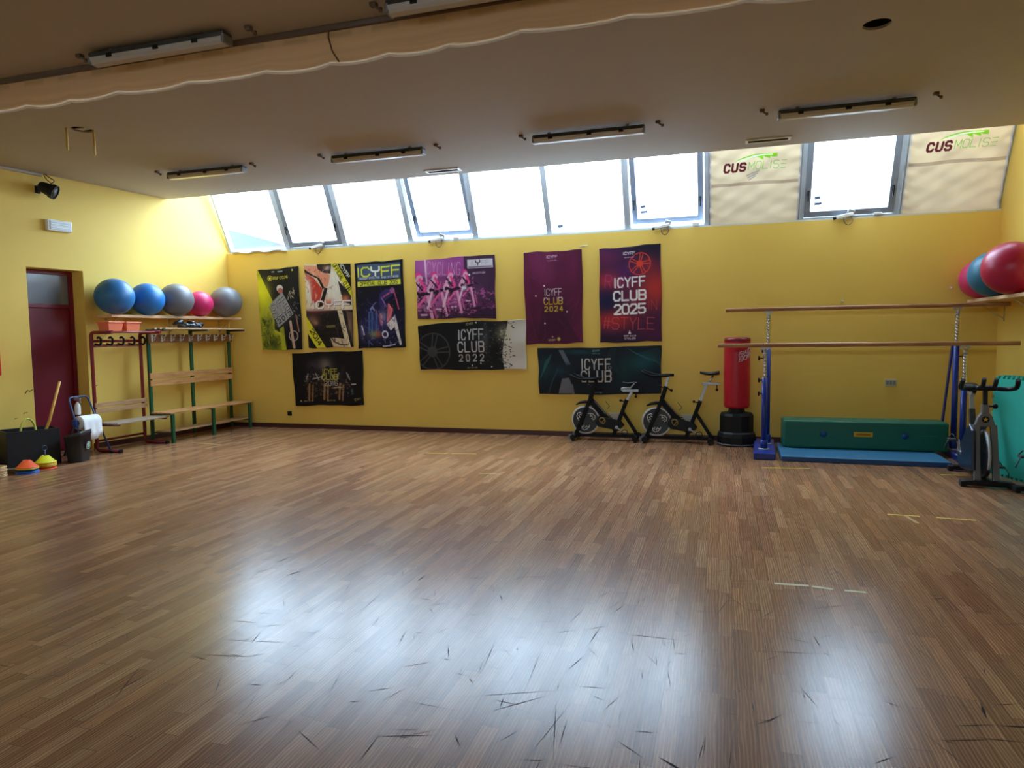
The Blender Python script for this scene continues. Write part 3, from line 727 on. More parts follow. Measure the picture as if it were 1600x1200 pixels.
# 1 black and yellow, tilted silver plate
k = Ink(.82, 1.36, D, (16, 15, 22)); k.noise(1, 6, .3)
k.poly([(0, 0), (.02, 0), (.36, .42), (.34, .75), (.55, .8), (.62, 1), (0, 1)], (206, 202, 36))
k.noise(11, 14, .35); k.blob(.12, .3, .18, .16, (240, 236, 40), .8); k.blob(.15, .72, .2, .2, (104, 116, 44), .75); k.blob(.3, .92, .25, .1, (52, 62, 30), .8)
rr = random.Random(4); k.speck((.05, .6, .55, .97), 70, rr, (40, 46, 20), .05, .6); k.speck((.05, .55, .55, .97), 30, rr, (212, 208, 70), .05, .5)
k.poly([(.46, .74), (.56, .7), (.62, .99), (.5, .99)], (188, 190, 48), .8)
k.disc(.53, .245, .075, (206, 200, 196)); k.disc(.54, .275, .06, (176, 96, 84)); k.speck((.7, .26, .86, .36), 22, rr, (214, 204, 186), .04, .8)
k.speck((.8, .4, .98, .6), 16, rr, (170, 176, 186), .03, .8); k.line([(.74, .66), (.8, .97)], .06, (198, 164, 140)); k.ring(.8, .83, .1, .02, (186, 168, 160)); k.line([(.88, .58), (.93, .78)], .025, (170, 120, 100))
k.blob(.5, .56, .28, .14, (170, 172, 160), .35)
k.poly([(.26, .44), (.58, .29), (.82, .565), (.44, .72)], (150, 152, 156))
for t, cx_, cy_ in (('ICYFF', .43, .42), ('CLUB', .53, .53), ('2013', .64, .62)):
    pass
for t, cx_, cy_, w_ in (('ICYFF', .40, .50, .06), ('CLUB', .53, .49, .085), ('2013', .68, .47, .05)): pass
k.text('ICYFF', .44, .44, .075, .068, (28, 28, 34), .30, -.52, .45); k.text('CLUB', .52, .525, .075, .085, (28, 28, 34), .28, -.52, .45); k.text('2013', .60, .60, .05, .06, (40, 40, 44), .28, -.52, .9)
k.text('ICYFF', .435, .435, .075, .068, (214, 214, 216), .14, -.52, .45); k.text('CLUB', .515, .52, .075, .085, (214, 214, 216), .12, -.52, .45)
k.ring(.3, .115, .05, .014, (206, 202, 60)); k.disc(.3, .115, .026, (226, 222, 90)); k.text('GROUP CYCLING', .55, .115, .03, .022, (206, 202, 60), .3)
k.rect(.35, .03, .42, .045, (150, 150, 160)); k.rect(.5, .03, .62, .045, (150, 170, 170)); k.disc(.85, .04, .02, (210, 206, 120))
poster('poster', [(-7.57, 2.75), (-6.76, 2.75), (-6.72, 1.36), (-7.53, 1.36)], k, 'black and yellow GROUP CYCLING poster with a tilted silver plate, leftmost on the wall', 1, .012, lambda u: -.035*(1-u))
# 2 bright close-up with diagonal bands
k = Ink(.88, 1.37, D, (222, 206, 176)); k.noise(2, 7, .15)
k.poly([(0, .02), (.28, .02), (.55, .14), (.6, .24), (.42, .28), (.3, .16), (0, .08)], (226, 150, 120)); k.poly([(0, .1), (.2, .16), (.38, .3), (.3, .45), (.14, .47), (.1, .25)], (196, 64, 54))
k.poly([(0, .06), (.33, .17), (.42, .28), (.38, .3), (.28, .17), (0, .1)], (24, 18, 18)); k.poly([(.42, .28), (.5, .29), (.36, .5), (.26, .52), (.36, .38)], (26, 22, 22))
k.blob(.07, .3, .07, .14, (236, 232, 220), .9); k.poly([(.58, .1), (.7, .1), (.78, .3), (.8, .48), (.5, .46), (.44, .38)], (226, 220, 206)); k.blob(.5, .47, .12, .05, (190, 70, 50), .7)
k.poly([(.28, 0), (.6, 0), (.56, .12), (.4, .1), (.3, .06)], (44, 34, 34)); k.blob(.5, .05, .08, .03, (214, 196, 180), .8)
k.poly([(.72, .2), (.98, .36), (.98, .5), (.8, .44)], (30, 22, 24)); k.blob(.86, .42, .09, .05, (216, 120, 70), .9)
k.poly([(0, .55), (1, .55), (1, 1), (0, 1)], (26, 20, 22)); k.blob(.13, .66, .14, .06, (160, 110, 86), .7); k.blob(.2, .7, .06, .03, (214, 160, 110), .6)
k.blob(.2, .56, .3, .03, (150, 60, 56), .7); k.poly([(.66, .5), (.76, .5), (.94, 1), (.84, 1)], (222, 204, 166)); k.poly([(.86, .56), (1, .58), (1, .9), (.98, .95)], (96, 72, 62)); k.blob(.92, .75, .04, .1, (160, 130, 110), .6)
k.rect(.42, .73, .62, .76, (120, 108, 66)); k.poly([(.5, .88), (.84, .9), (.88, 1), (.56, 1)], (206, 180, 146)); k.line([(.52, .88), (.6, .94), (.72, .97), (.86, .97)], .02, (24, 20, 20))
k.poly([(.58, 0), (.72, 0), (1, .3), (1, .4)], (222, 214, 50)); k.poly([(.72, 0), (1, 0), (1, .3)], (22, 20, 24))
rr = random.Random(22); k.speck((0, .05, .6, .52), 60, rr, (240, 196, 170), .05, .35); k.speck((0, .05, .6, .52), 40, rr, (150, 50, 44), .05, .4); k.speck((.1, .55, 1, .98), 50, rr, (70, 56, 60), .06, .5); k.speck((.6, .1, .8, .5), 24, rr, (250, 244, 226), .05, .5)
k.poly([(.58, 0), (.72, 0), (1, .3), (1, .4)], (222, 214, 50)); k.poly([(.72, 0), (1, 0), (1, .3)], (22, 20, 24))
k.text('OFFICIAL CLUB', .80, .165, .055, .034, (24, 24, 20), .32, 1.02, .4); k.text('ICYFF', .875, .085, .04, .05, (230, 230, 214), .26, 1.0, .35)
k.poly([(0, .62), (.4, 1), (.2, 1), (0, .82)], (222, 214, 50)); k.poly([(0, .82), (.2, 1), (0, 1)], (22, 22, 24)); k.text('2014', .185, .865, .055, .075, (24, 24, 20), .24, .98, .35)
k.rect(.02, .545, .98, .555, (176, 150, 146)); 
for o_, cl in ((.006, (70, 56, 60)), (0, (232, 226, 226))): 
    k.text('ICyFF', .55+o_, .485+o_, .085, .15, cl, .17, 0, .28)
poster('poster', [(-6.65, 2.78), (-5.78, 2.755), (-5.76, 1.4), (-6.62, 1.385)], k, 'bright ICYFF 2014 poster with yellow diagonal bands and a close-up of legs', 2, .005)
# 3 official club 2015
k = Ink(.88, 1.37, D, (14, 12, 26)); k.noise(3, 6, .3); k.rect(.05, .03, .94, .21, (70, 88, 116)); k.text('ICyFF', .49, .115, .1, .165, (222, 224, 60), .16, 0, .25)
k.text('y', .428, .115, .1, .165, (236, 236, 240), .165)
k.text('INDOOR CYCLING AND FITNESS', .49, .187, .017, .024, (206, 212, 224), .26, 0, .4); k.rect(.05, .22, .94, .28, (222, 224, 70)); k.text('OFFICIAL CLUB 2015', .49, .25, .042, .033, (30, 28, 30), .26, 0, .42)
k.blob(.5, .7, .4, .25, (40, 36, 90), .8); k.blob(.35, .75, .15, .15, (70, 70, 150), .5)
k.poly([(.5, .38), (.62, .32), (.78, .34), (.76, .4), (.6, .46), (.66, .52), (.56, .56), (.48, .5)], (44, 40, 96)); k.disc(.76, .345, .05, (168, 96, 150)); k.line([(.58, .41), (.7, .37)], .025, (206, 90, 110)); k.line([(.8, .36), (.84, .45), (.88, .56)], .025, (186, 70, 110))
k.line([(.54, .42), (.62, .52)], .02, (150, 100, 170)); k.poly([(.66, .49), (.76, .55), (.72, .66), (.62, .7), (.64, .62)], (196, 90, 110)); k.line([(.68, .5), (.74, .57), (.64, .69)], .03, (226, 110, 110))
k.line([(.42, .47), (.36, .5), (.3, .58)], .02, (110, 90, 170)); k.line([(.3, .55), (.34, .52), (.38, .56)], .03, (130, 140, 190))
for x_ in (.27, .33, .42): k.line([(x_, .58), (x_-.02, .82)], .035, (64, 110, 160), .8); k.line([(x_+.07, .6), (x_+.12, .8)], .02, (70, 70, 130), .8)
k.poly([(.62, .72), (.8, .62), (.84, .72), (.92, .96), (.88, .97), (.78, .76), (.7, .8)], (220, 214, 210)); k.ring(.58, .84, .055, .03, (216, 214, 226)); k.line([(.5, .62), (.52, .72)], .06, (190, 90, 110)); k.blob(.56, .64, .08, .08, (200, 210, 230), .5)
k.blob(.36, .84, .12, .04, (150, 160, 90), .8); k.blob(.44, .84, .05, .03, (200, 70, 50), .8); k.blob(.1, .8, .06, .1, (120, 110, 160), .6); k.line([(.1, .74), (.14, .84)], .03, (200, 200, 220)); k.speck((.1, .88, .9, .95), 20, random.Random(2), (120, 130, 190), .04, .7)
rr = random.Random(21); k.speck((.05, .32, .95, .95), 90, rr, (60, 56, 120), .05, .5); k.speck((.1, .55, .9, .93), 60, rr, (120, 116, 190), .03, .5); k.speck((.4, .5, .8, .8), 26, rr, (214, 90, 110), .03, .6)
k.poly([(.52, .97), (.78, .955), (.8, .965), (.53, .985)], (196, 196, 210))
poster('poster', [(-5.71, 2.755), (-4.84, 2.785), (-4.82, 1.385), (-5.68, 1.375)], k, 'dark blue ICYFF OFFICIAL CLUB 2015 poster with one cyclist', 3, .007)
# 4 black landscape with riders
k = Ink(1.32, .87, D, (12, 10, 18)); k.noise(4, 6, .3); k.blob(.47, .25, .1, .14, (150, 138, 120), .8); k.blob(.3, .25, .1, .1, (84, 70, 90), .6); k.blob(.5, .6, .28, .25, (60, 52, 48), .6)
rr = random.Random(9)
for cx_ in (.28, .5, .72):
    k.disc(cx_, .3+.02*rr.random(), .035, (30, 26, 28)); k.line([(cx_, .34), (cx_-.05, .5), (cx_+.04, .6)], .035, (40, 36, 40)); k.line([(cx_-.06, .4), (cx_-.09, .5)], .018, (140, 130, 126)); k.line([(cx_+.05, .4), (cx_+.09, .52)], .018, (150, 140, 136))
    k.line([(cx_-.05, .6), (cx_-.07, .88)], .028, (150, 112, 74)); k.line([(cx_+.0, .62), (cx_-.02, .9)], .026, (128, 96, 64)); k.speck((cx_-.12, .4, cx_+.12, .8), 26, rr, (160, 150, 140), .03, .6); k.speck((cx_-.12, .55, cx_+.12, .85), 16, rr, (150, 92, 50), .03, .6)
k.text('ICYFF', .53, .365, .085, .034, (186, 170, 50), .26, 0, .4); k.text('CLUB', .53, .47, .09, .042, (196, 184, 70), .25, 0, .4); k.text('2016', .54, .585, .085, .04, (186, 180, 170), .22, 0, .45); k.rect(.83, .6, .9, .62, (190, 190, 190)); k.blob(.84, .73, .02, .05, (90, 140, 126), .7)
k.line([(.28, .5), (.42, .46)], .012, (170, 166, 160)); k.line([(.58, .67), (.7, .66)], .012, (190, 170, 140))
k.disc(.09, .905, .012, (180, 176, 120)); k.text('GROUP CYCLING', .2, .905, .022, .008, (150, 146, 110), .3); k.text('WWW.ICYFF.COM', .53, .905, .02, .008, (150, 146, 110), .3); k.text('ICYFF', .915, .885, .035, .016, (180, 176, 110), .25)
poster('poster', [(-6.95, 1.3), (-5.6, 1.34), (-5.61, .44), (-6.9, .41)], k, 'small black landscape ICYFF CLUB poster with three riders, lowest on the left', 4, .006)
# 5 pink cyclists
k = Ink(1.3, .94, D, (92, 40, 92)); k.noise(5, 8, .3); k.rect(0, 0, .62, .3, (150, 70, 140)); k.blob(.2, .12, .2, .2, (190, 110, 176), .7); k.rect(.62, 0, 1, .75, (64, 36, 66)); k.rect(0, .8, 1, 1, (56, 28, 56)); k.line([(.13, 0), (.14, .4)], .02, (220, 190, 214))
k.text('CYCLING', .36, .17, .2, .045, (212, 150, 200), .16, .1, .5)
k.rect(.66, .06, .97, .2, (212, 206, 214)); k.text('ICyFF', .815, .115, .07, .04, (180, 172, 186), .2, 0, .3); k.text('y', .79, .115, .075, .05, (40, 26, 50), .2); k.rect(.67, .17, .96, .19, (110, 90, 120)); k.text('WWW.ICYFF.COM', .8, .275, .025, .01, (200, 180, 200), .3)
k.blob(.3, .55, .38, .25, (196, 96, 160), .55); k.blob(.1, .7, .2, .25, (222, 150, 190), .5); k.blob(.45, .75, .3, .15, (170, 84, 140), .5)
rr = random.Random(13); k.speck((0, .35, .8, .98), 60, rr, (244, 196, 222), .03, .5); k.speck((0, .6, .9, 1), 60, rr, (44, 20, 44), .05, .7)
for j, (x_, sc_) in enumerate(((.03, 1.15), (.23, 1.), (.43, .95), (.62, .8))):
    q = lambda u, v: (x_+u*sc_, .22+v*sc_)
    k.disc(*q(.01, .04), .035*sc_, (236, 60, 140)); k.line([q(.02, .08), q(-.06, .3)], .07*sc_, (226, 170, 204)); k.line([q(.02, .1), q(.07, .24), q(.04, .3)], .03*sc_, (240, 70, 146)); k.line([q(-.03, .14), q(.04, .26)], .02, (60, 20, 50))
    k.line([q(-.04, .3), q(.04, .36), q(.02, .44)], .05*sc_, (46, 22, 46)); k.line([q(.03, .32), q(.12, .3)], .03*sc_, (40, 16, 40)); k.line([q(.07, .36), q(-.03, .52)], .03*sc_, (216, 90, 150)); k.line([q(.1, .36), q(.15, .72)], .035*sc_, (222, 150, 190)); k.line([q(-.03, .34), q(-.09, .6)], .03*sc_, (230, 190, 214))
    k.line([q(.16, .5), q(.19, .66)], .02*sc_, (190, 80, 140)); k.line([q(.02, .62), q(.08, .62)], .018*sc_, (220, 180, 210))
k.disc(.68, .3, .012, (250, 240, 250)); rr = random.Random(3); k.speck((0, .3, .78, .95), 120, rr, (236, 120, 180), .03, .6); k.speck((0, .3, .8, .95), 60, rr, (40, 16, 40), .035, .7); k.speck((.8, .55, .98, .85), 26, rr, (186, 90, 160), .035, .7); k.blob(.62, .5, .03, .04, (250, 250, 250), .9)
poster('poster', [(-4.63, 2.755), (-3.3, 2.79), (-3.3, 1.82), (-4.6, 1.84)], k, 'pink and purple poster with a row of indoor cyclists', 5, .005)
# 6 icyff club 2022 with white right end
k = Ink(1.78, .74, D, (16, 16, 20)); k.noise(6, 6, .25); k.poly([(.84, 0), (1, 0), (1, 1), (.8, 1), (.78, .7), (.8, .4)], (206, 200, 190)); k.blob(.8, .25, .07, .18, (190, 184, 150), .7)
rr = random.Random(6); k.speck((.68, .05, .88, .98), 130, rr, (30, 30, 24), .02, .85); k.speck((.62, .05, .82, .98), 60, rr, (120, 118, 84), .014, .7); k.speck((.76, .1, .86, .95), 40, rr, (206, 200, 180), .016, .7); k.blob(.63, .4, .04, .3, (120, 124, 126), .45)
k.wheel(.13, .6, .165, .012, (64, 64, 66)); k.text('ICYFF', .495, .27, .2, .036, (196, 196, 196), .28, 0, .5); k.text('CLUB', .495, .52, .2, .043, (196, 196, 196), .25, 0, .5); k.text('2022', .495, .745, .13, .03, (196, 196, 196), .28, 0, 1.15)
k.text('ICYFF', .49, .055, .04, .012, (170, 166, 130), .3); k.text('WWW.ICYFF.COM', .5, .95, .025, .006, (150, 140, 100), .3)
for x_, y_ in ((.55, .04), (.5, .9), (.68, .93), (.58, .86)): k.disc(x_, y_, .006, (226, 224, 216))
poster('poster', [(-4.6, 1.72), (-2.82, 1.79), (-2.82, 1.03), (-4.57, 1.025)], k, 'black ICYFF CLUB 2022 banner whose right end is plain cream white', 6, .012, lambda u: .03*np.sin(u*pi)-.05*np.clip(.5-np.abs(u-.78)*2.2, 0, 1))
# 7 maroon 2024
k = Ink(.9, 1.36, D, (92, 22, 58)); k.noise(7, 7, .35); k.blob(.35, .2, .25, .18, (120, 40, 84), .6); k.blob(.55, .75, .3, .2, (60, 14, 40), .7); k.poly([(.3, .62), (.62, .62), (.95, .98), (.2, .98)], (64, 14, 42), .6); k.poly([(.1, 0), (.3, 0), (.34, .3), (.14, .3)], (112, 36, 76), .4)
rr = random.Random(8)
for _ in range(14): x_, y_ = rr.random(), rr.random(); k.line([(x_, y_), (x_+rr.uniform(-.2, .2), y_+rr.uniform(.05, .25))], .012, (130, 52, 92), .35, 3)
k.text('ICYFF', .49, .06, .026, .033, (206, 170, 190), .26, 0, .3); k.text('WWW.ICYFF.COM', .49, .1, .008, .01, (150, 110, 130), .4)
k.text('ICYFF', .495, .44, .072, .05, (226, 216, 222), .2, 0, .36); k.text('CLUB', .495, .535, .068, .062, (222, 196, 40), .2, 0, .36); k.a[int(.49*k.H):int(.525*k.H), :][k.a[int(.49*k.H):int(.525*k.H), :, 1] > .55] = np.array((226, 216, 222))/255
k.text('2024', .5, .62, .05, .05, (222, 196, 40), .24, 0, .75)
for x_, y_ in ((.35, .37), (.2, .475), (.73, .655), (.34, .775)): k.disc(x_, y_, .013, (240, 232, 236))
k.text('SPORT', .46, .955, .016, .02, (190, 160, 120), .3); k.disc(.47, .92, .014, (190, 160, 120)); k.ring(.58, .945, .022, .012, (200, 176, 80)); k.rect(.565, .93, .595, .965, (200, 176, 80))
poster('poster', [(-2.85, 2.79), (-1.95, 2.795), (-1.95, 1.43), (-2.81, 1.41)], k, 'maroon ICYFF CLUB 2024 poster', 7, .008)
# 8 red and purple 2025
k = Ink(.89, 1.37, D, (52, 20, 62)); k.noise(8, 5, .2); k.blob(.15, .35, .3, .12, (190, 50, 60), .9); k.blob(.2, .75, .4, .12, (196, 44, 40), .9); k.blob(.9, .45, .3, .22, (200, 52, 40), .9); k.blob(.12, .55, .25, .12, (20, 20, 64), .9); k.blob(.85, .04, .4, .12, (20, 16, 38), .95); k.blob(.1, .1, .3, .12, (110, 30, 76), .7); k.blob(.45, .25, .2, .1, (70, 24, 90), .8); k.blob(.2, .97, .35, .06, (40, 14, 40), .8); k.blob(.9, .9, .3, .12, (84, 20, 60), .8); k.blob(.55, .55, .2, .1, (150, 44, 70), .6); k.blob(.75, .2, .2, .1, (160, 40, 50), .6)
k.text('RUN', .3, .36, .13, .1, (196, 60, 150), .14, .1, .5, .55); k.text('#STYLE', .47, .8, .12, .11, (214, 84, 84), .12, .05, .28, .75); k.text('IN', .85, .62, .1, .08, (210, 80, 70), .12, .0, .4, .6)
k.wheel(.66, .19, .17, .013, (226, 70, 50)); k.text('ICYFF', .49, .07, .026, .034, (236, 230, 236), .26, 0, .3); k.text('WWW.ICYFF.COM', .49, .112, .008, .01, (190, 150, 180), .4)
for t_, y_, w_, g_ in (('ICYFF', .37, .082, .42), ('CLUB', .51, .1, .36), ('2025', .65, .1, .3)): k.text(t_, .49, y_, .095, w_, (240, 238, 236), .3, 0, g_)
k.poly([(.485, .87), (.51, .91), (.46, .91)], (240, 236, 230)); k.text('SPORT CYCLES', .49, .93, .012, .012, (236, 226, 226), .3); k.text('CYCLES', .49, .955, .014, .022, (236, 226, 226), .26)
poster('poster', [(-1.7, 2.785), (-.82, 2.825), (-.8, 1.44), (-1.69, 1.425)], k, 'large red and purple ICYFF CLUB 2025 poster', 8, .004)
# 9 dark teal banner
k = Ink(1.83, .7, D, (12, 18, 28)); k.noise(9, 6, .3); k.blob(.85, .35, .14, .25, (18, 84, 86), .8); k.blob(.7, .55, .08, .3, (14, 60, 64), .7); k.blob(.06, .45, .06, .35, (20, 66, 70), .7); k.blob(.35, .1, .15, .06, (20, 80, 84), .7); k.blob(.2, .5, .08, .15, (24, 60, 72), .8)
for q in range(16): k.line([(.72+.012*q, .02+.02*q), (.8+.012*q, .16+.012*q), (.99, .05+.025*q)], .0022, (50, 120, 120), .5); k.line([(.01+.006*q, .7-.03*q), (.06+.004*q, .3-.012*q)], .002, (60, 140, 140), .5)
for q in range(9): k.line([(.6+.008*q, .55), (.56+.008*q, .3), (.6+.006*q, .03)], .002, (40, 100, 104), .45)
k.poly([(.175, .05), (.215, .05), (.275, .36), (.24, .38)], (92, 104, 116)); k.blob(.245, .42, .03, .08, (20, 26, 34), .9); k.poly([(.2, .66), (.26, .64), (.3, .98), (.165, .98)], (112, 116, 126)); k.line([(.17, .45), (.12, .7), (.08, .98)], .012, (44, 60, 74)); k.line([(.28, .8), (.29, .98)], .02, (110, 114, 124)); k.disc(.225, .6, .02, (24, 30, 36))
k.text('ICYFF', .485, .07, .035, .01, (110, 150, 146), .3); k.text('WWW.ICYFF.COM', .485, .13, .014, .004, (80, 110, 110), .3)
k.text('ICYFF', .48, .36, .22, .038, (206, 202, 198), .27, 0, .46); k.ring(.592, .44, .012, .003, (190, 190, 190)); k.text('CLUB', .48, .615, .22, .045, (206, 202, 198), .25, 0, .46); k.text('WWW.ICYFF.COM', .48, .95, .02, .006, (110, 140, 140), .3)
poster('poster', [(-2.64, 1.35), (-.81, 1.375), (-.81, .68), (-2.62, .655)], k, 'dark teal ICYFF CLUB banner behind the spin bikes', 9, .006)

# small things on the end wall
tag(MB().box((-7.16, YB-.012, .252), (.075, .024, .075), .006).build('wall_socket', M_BLACK), 'black wall socket above the skirting under the black poster', 'socket')
r = thing('wall_socket', 'grey white wall socket plate behind the parallel bars', 'socket', (2.185, YB, .853))
MB().box((0, -.008, 0), (.14, .016, .095), .005).build('plate', mat('pale_socket_plate', (186, 184, 160), .5), r)
for x in (-.04, 0, .04): MB().box((x, -.017, 0), (.028, .008, .05), .003).build('module', M_GRY, r)
for x, z, lb in ((1.575, 1.955, 'small white screw hook in the end wall above the far wooden bar'), (2.855, 2.09, 'tiny metal anchor in the end wall by the pink ball')):
    b = MB(); b.cyl((x, YB, z), (x, YB-.03, z), .018, 12); b.cyl((x, YB-.03, z), (x, YB-.055, z-.01), .009, 10)
    tag(b.build('wall_anchor', mat('pale_metal', (200, 190, 160), .5)), lb, 'wall hook')
tag(MB().box((-2.0+.03, YB-.004, 2.87), (.13, .006, .012), .002, Quaternion((0, 1, 0), -.1)).build('tape_scrap', M_WHT), 'scrap of white tape on the end wall between the 2024 and 2025 posters', 'tape')

# ------------------------------------------------------------------ shelves and exercise balls
def shelf(name, lab, loc, rz, length, depth, brackets):
    r = thing(name, lab, 'shelf', loc, rz)
    MB().box((depth/2, length/2, -.02), (depth, length, .04), .003).build('board', M_SHELF, r)
    for y in brackets:
        b = MB(); b.box((depth*.48, y, -.04), (depth*.9, .022, .012)); b.box((.006, y, -.16), (.012, .022, .25)); b.bar((.01, y, -.25), (depth*.85, y, -.045), .014, .012)
        b.build('bracket', mat('cream_bracket', (196, 176, 120), .5), r)
    return r
SH = 1.93
p = onwall(7.80, 0, SH)
shelf('wall_shelf', 'long pale wooden shelf above the coat benches, carrying five exercise balls', p, -TH, 2.42, .305, (.12, 1.2, 2.2))
M_SH2 = shelf('wall_shelf', 'pale wooden shelf in the corner by the parallel bars, carrying three exercise balls', (XR, YB-.02, SH), pi, 2.6, .355, (.2, 1.3, 2.4))
def exball(r, loc, m, lab, grp):
    b = MB(); b.ball((0, 0, r*.985), r, 56, .985)
    o = b.build('exercise_ball', m, loc=loc); tag(o, lab, 'exercise ball', grp); return o
MB1 = mat('blue_ball_vinyl', (44, 112, 168), .42, var=.02); MB2 = mat('bright_blue_ball_vinyl', (36, 116, 186), .42, var=.02)
MG = mat('grey_ball_vinyl', (112, 112, 116), .42, var=.02); MP = mat('pink_ball_vinyl', (214, 44, 104), .42, var=.02)
MT = mat('teal_ball_vinyl', (52, 118, 148), .42, var=.02); MD = mat('crimson_ball_vinyl', (176, 24, 62), .38, var=.02)
GB = 'exercise balls on the shelf above the benches'
for (y, rad, m, lab) in ((7.885, .262, MB1, 'large blue exercise ball at the door end of the shelf above the benches'), (8.42, .245, MB2, 'second blue exercise ball, between the blue and grey balls on the shelf above the benches'),
                         (8.925, .258, MG, 'grey exercise ball between the blue and pink balls on the shelf above the benches'), (9.405, .212, MP, 'small pink exercise ball between two grey balls on the shelf above the benches'), (9.91, .262, MG, 'grey exercise ball at the far corner end of the shelf above the benches')):
    q = onwall(y, rad+.008, SH); exball(rad, q, m, lab, GB)
GR = 'exercise balls on the corner shelf'
exball(.25, (3.115, 9.945, SH), mat('rose_ball_vinyl', (222, 62, 116), .42, var=.02), 'small pink exercise ball in the corner on the corner shelf', GR)
exball(.27, (3.072, 9.42, SH), MT, 'teal blue exercise ball between the pink and crimson balls on the corner shelf', GR)
exball(.29, (3.052, 8.85, SH), MD, 'large crimson exercise ball, nearest on the corner shelf', GR)

# ------------------------------------------------------------------ cloakroom benches
def hooks(root, y, z, x, m, kind):
    b = MB()
    if kind == 'black':
        b.tube(rounded([(x, y, z-.03), (x+.09, y, z-.05), (x+.12, y, z+.03), (x+.07, y, z+.07), (x+.04, y, z+.05)], .03), .015, 8)
    else:
        b.box((x+.004, y, z), (.008, .035, .1), .002); b.tube(rounded([(x, y, z+.02), (x+.07, y, z+.02), (x+.085, y, z+.06)], .02), .007, 7); b.tube(rounded([(x, y, z-.02), (x+.05, y, z-.03), (x+.06, y, z+.0)], .02), .007, 7)
    return b.build('coat_hook', m, root)
def green_bench():
    x0, y0 = -8.28, 8.30
    r = thing('cloakroom_bench', 'green framed cloakroom bench with wooden slats and silver coat hooks', 'bench', (x0, y0, 0))
    ys = (.03, .90, 1.80)
    for y in ys: MB().box((0, y, .87), (.04, .05, 1.70), .006).build('post', M_GREEN, r)
    for y in ys:
        b = MB(); b.bar((0, y, 1.70), (.33, y, 1.705), .045, .03, .004); b.build('top_arm', mat('dark_green_tube', (14, 46, 34), .4), r)
    b = MB()
    for x in (.1, .2, .3): b.box((x, .92, 1.728), (.06, 1.78, .018), .003)
    b.build('top_shelf', M_SHELF, r)
    MB().box((.03, .92, 1.575), (.02, 1.84, .13), .003).build('hook_board', wood('hook_board_wood', (112, 70, 38), (150, 100, 58), stretch=(14, 1, 14)), r)
    for k_ in range(10): hooks(r, .06+k_*.192, 1.58, .04, mat('bright_zinc_hook', (226, 226, 222), .35, .2), 'silver')
    for z in (1.01, .90): MB().box((.03, .915, z), (.022, 1.83, .088), .003).build('back_board', M_PINE, r)
    b = MB()
    for x in (.08, .155, .23, .305, .38): b.box((x, .91, .455), (.062, 1.88, .024), .003)
    b.build('seat', M_PINE, r)
    for y in ys:
        MB().box((.385, y, .22), (.042, .05, .44), .005).build('leg', M_GREEN, r)
        MB().bar((0, y, .43), (.4, y, .43), .035, .025).build('seat_bearer', M_GREEN, r)
        MB().bar((0, y, .15), (.38, y, .15), .03, .022).build('foot_bearer', M_GREEN, r)
    b = MB()
    for x in (.13, .2, .27, .34): b.box((x, .91, .172), (.056, 1.84, .018), .002)
    b.build('shoe_rack', M_OLDW, r)
green_bench()
def red_bench():
    x0, y0 = -8.36, 7.42
    r = thing('cloakroom_bench', 'red framed cloakroom bench with black coat hooks beside the door', 'bench', (x0, y0, 0))
    for y in (0, .84):
        b = MB(); b.tube(rounded([(.40, y, .022), (0, y, .022), (0, y, 1.67), (.38, y, 1.672)], .06, 5), .024, 12); b.build('side_frame', M_RTUBE, r)
        MB().cyl((.40, y, .022), (.43, y, .02), .028).build('foot_cap', M_BLACK, r)
        MB().bar((.0, y, .375), (.42, y, .385), .03, .025).build('seat_bearer', M_RTUBE, r)
    MB().cyl((0, 0, 1.55), (0, .84, 1.55), .02).build('hook_rail', M_RTUBE, r)
    MB().box((0, .42, 1.485), (.02, .84, .04), .003).build('lower_rail', mat('dull_red_board', (150, 76, 62), .5), r)
    for k_ in range(5): hooks(r, .06+k_*.19, 1.54, 0, M_BLACK, 'black')
    for x in (.12, .3): MB().cyl((x, 0, 1.672), (x, .86, 1.675), .012).build('top_rail', mat('dull_red_tube', (140, 66, 60), .4), r)
    for z in (.655, .575): MB().box((.035, .42, z), (.02, .9, .062), .003).build('back_board', M_OLDW, r)
    b = MB()
    for x in (.12, .21, .30, .39): b.box((x, .42, .405), (.08, .92, .022), .003)
    b.build('seat', mat('grey_worn_seat', (156, 136, 114), .5), r)
    MB().cyl((0, 0, .15), (0, .84, .15), .016).build('stretcher', M_RTUBE, r)
red_bench()
def tub(y, lab, s_=1.):
    r = thing('plastic_tub', lab, 'tub', (-8.2, y, 1.688), 0, 'orange tubs on the red bench')
    b = MB(); w, l, h_ = .2, .25*s_, .125
    def ring(z, k): return [Vector((sx*w*k/2, sy_*l*k/2, z)) for sx, sy_ in ((-1, -1), (1, -1), (1, 1), (-1, 1))]
    rs = [ring(0, .84), ring(h_, 1.), ring(h_, .94), ring(.012, .8)]
    V = [[b.bm.verts.new(p_) for p_ in q] for q in rs]
    for A, B in zip(V, V[1:]):
        for i in range(4): b.bm.faces.new((A[i], A[(i+1) % 4], B[(i+1) % 4], B[i]))
    b.bm.faces.new(V[0][::-1]); b.bm.faces.new(V[-1]); b.build('body', mat('salmon_plastic', (240, 128, 92), .4), r)
    b = MB()
    for sx, sy_, dx, dy in ((0, l/2, w, .03), (0, -l/2, w, .03), (w/2, 0, .03, l), (-w/2, 0, .03, l)): b.box((sx, sy_, h_), (dx+.02 if dx > .1 else dx, dy+.02 if dy > .1 else dy, .016), .004)
    b.build('rim', mat('salmon_plastic', (240, 128, 92), .4), r)
tub(7.60, 'orange plastic tub on the red bench rack, nearer the door'); tub(7.90, 'orange plastic tub on the red bench rack, nearer the grey ball')
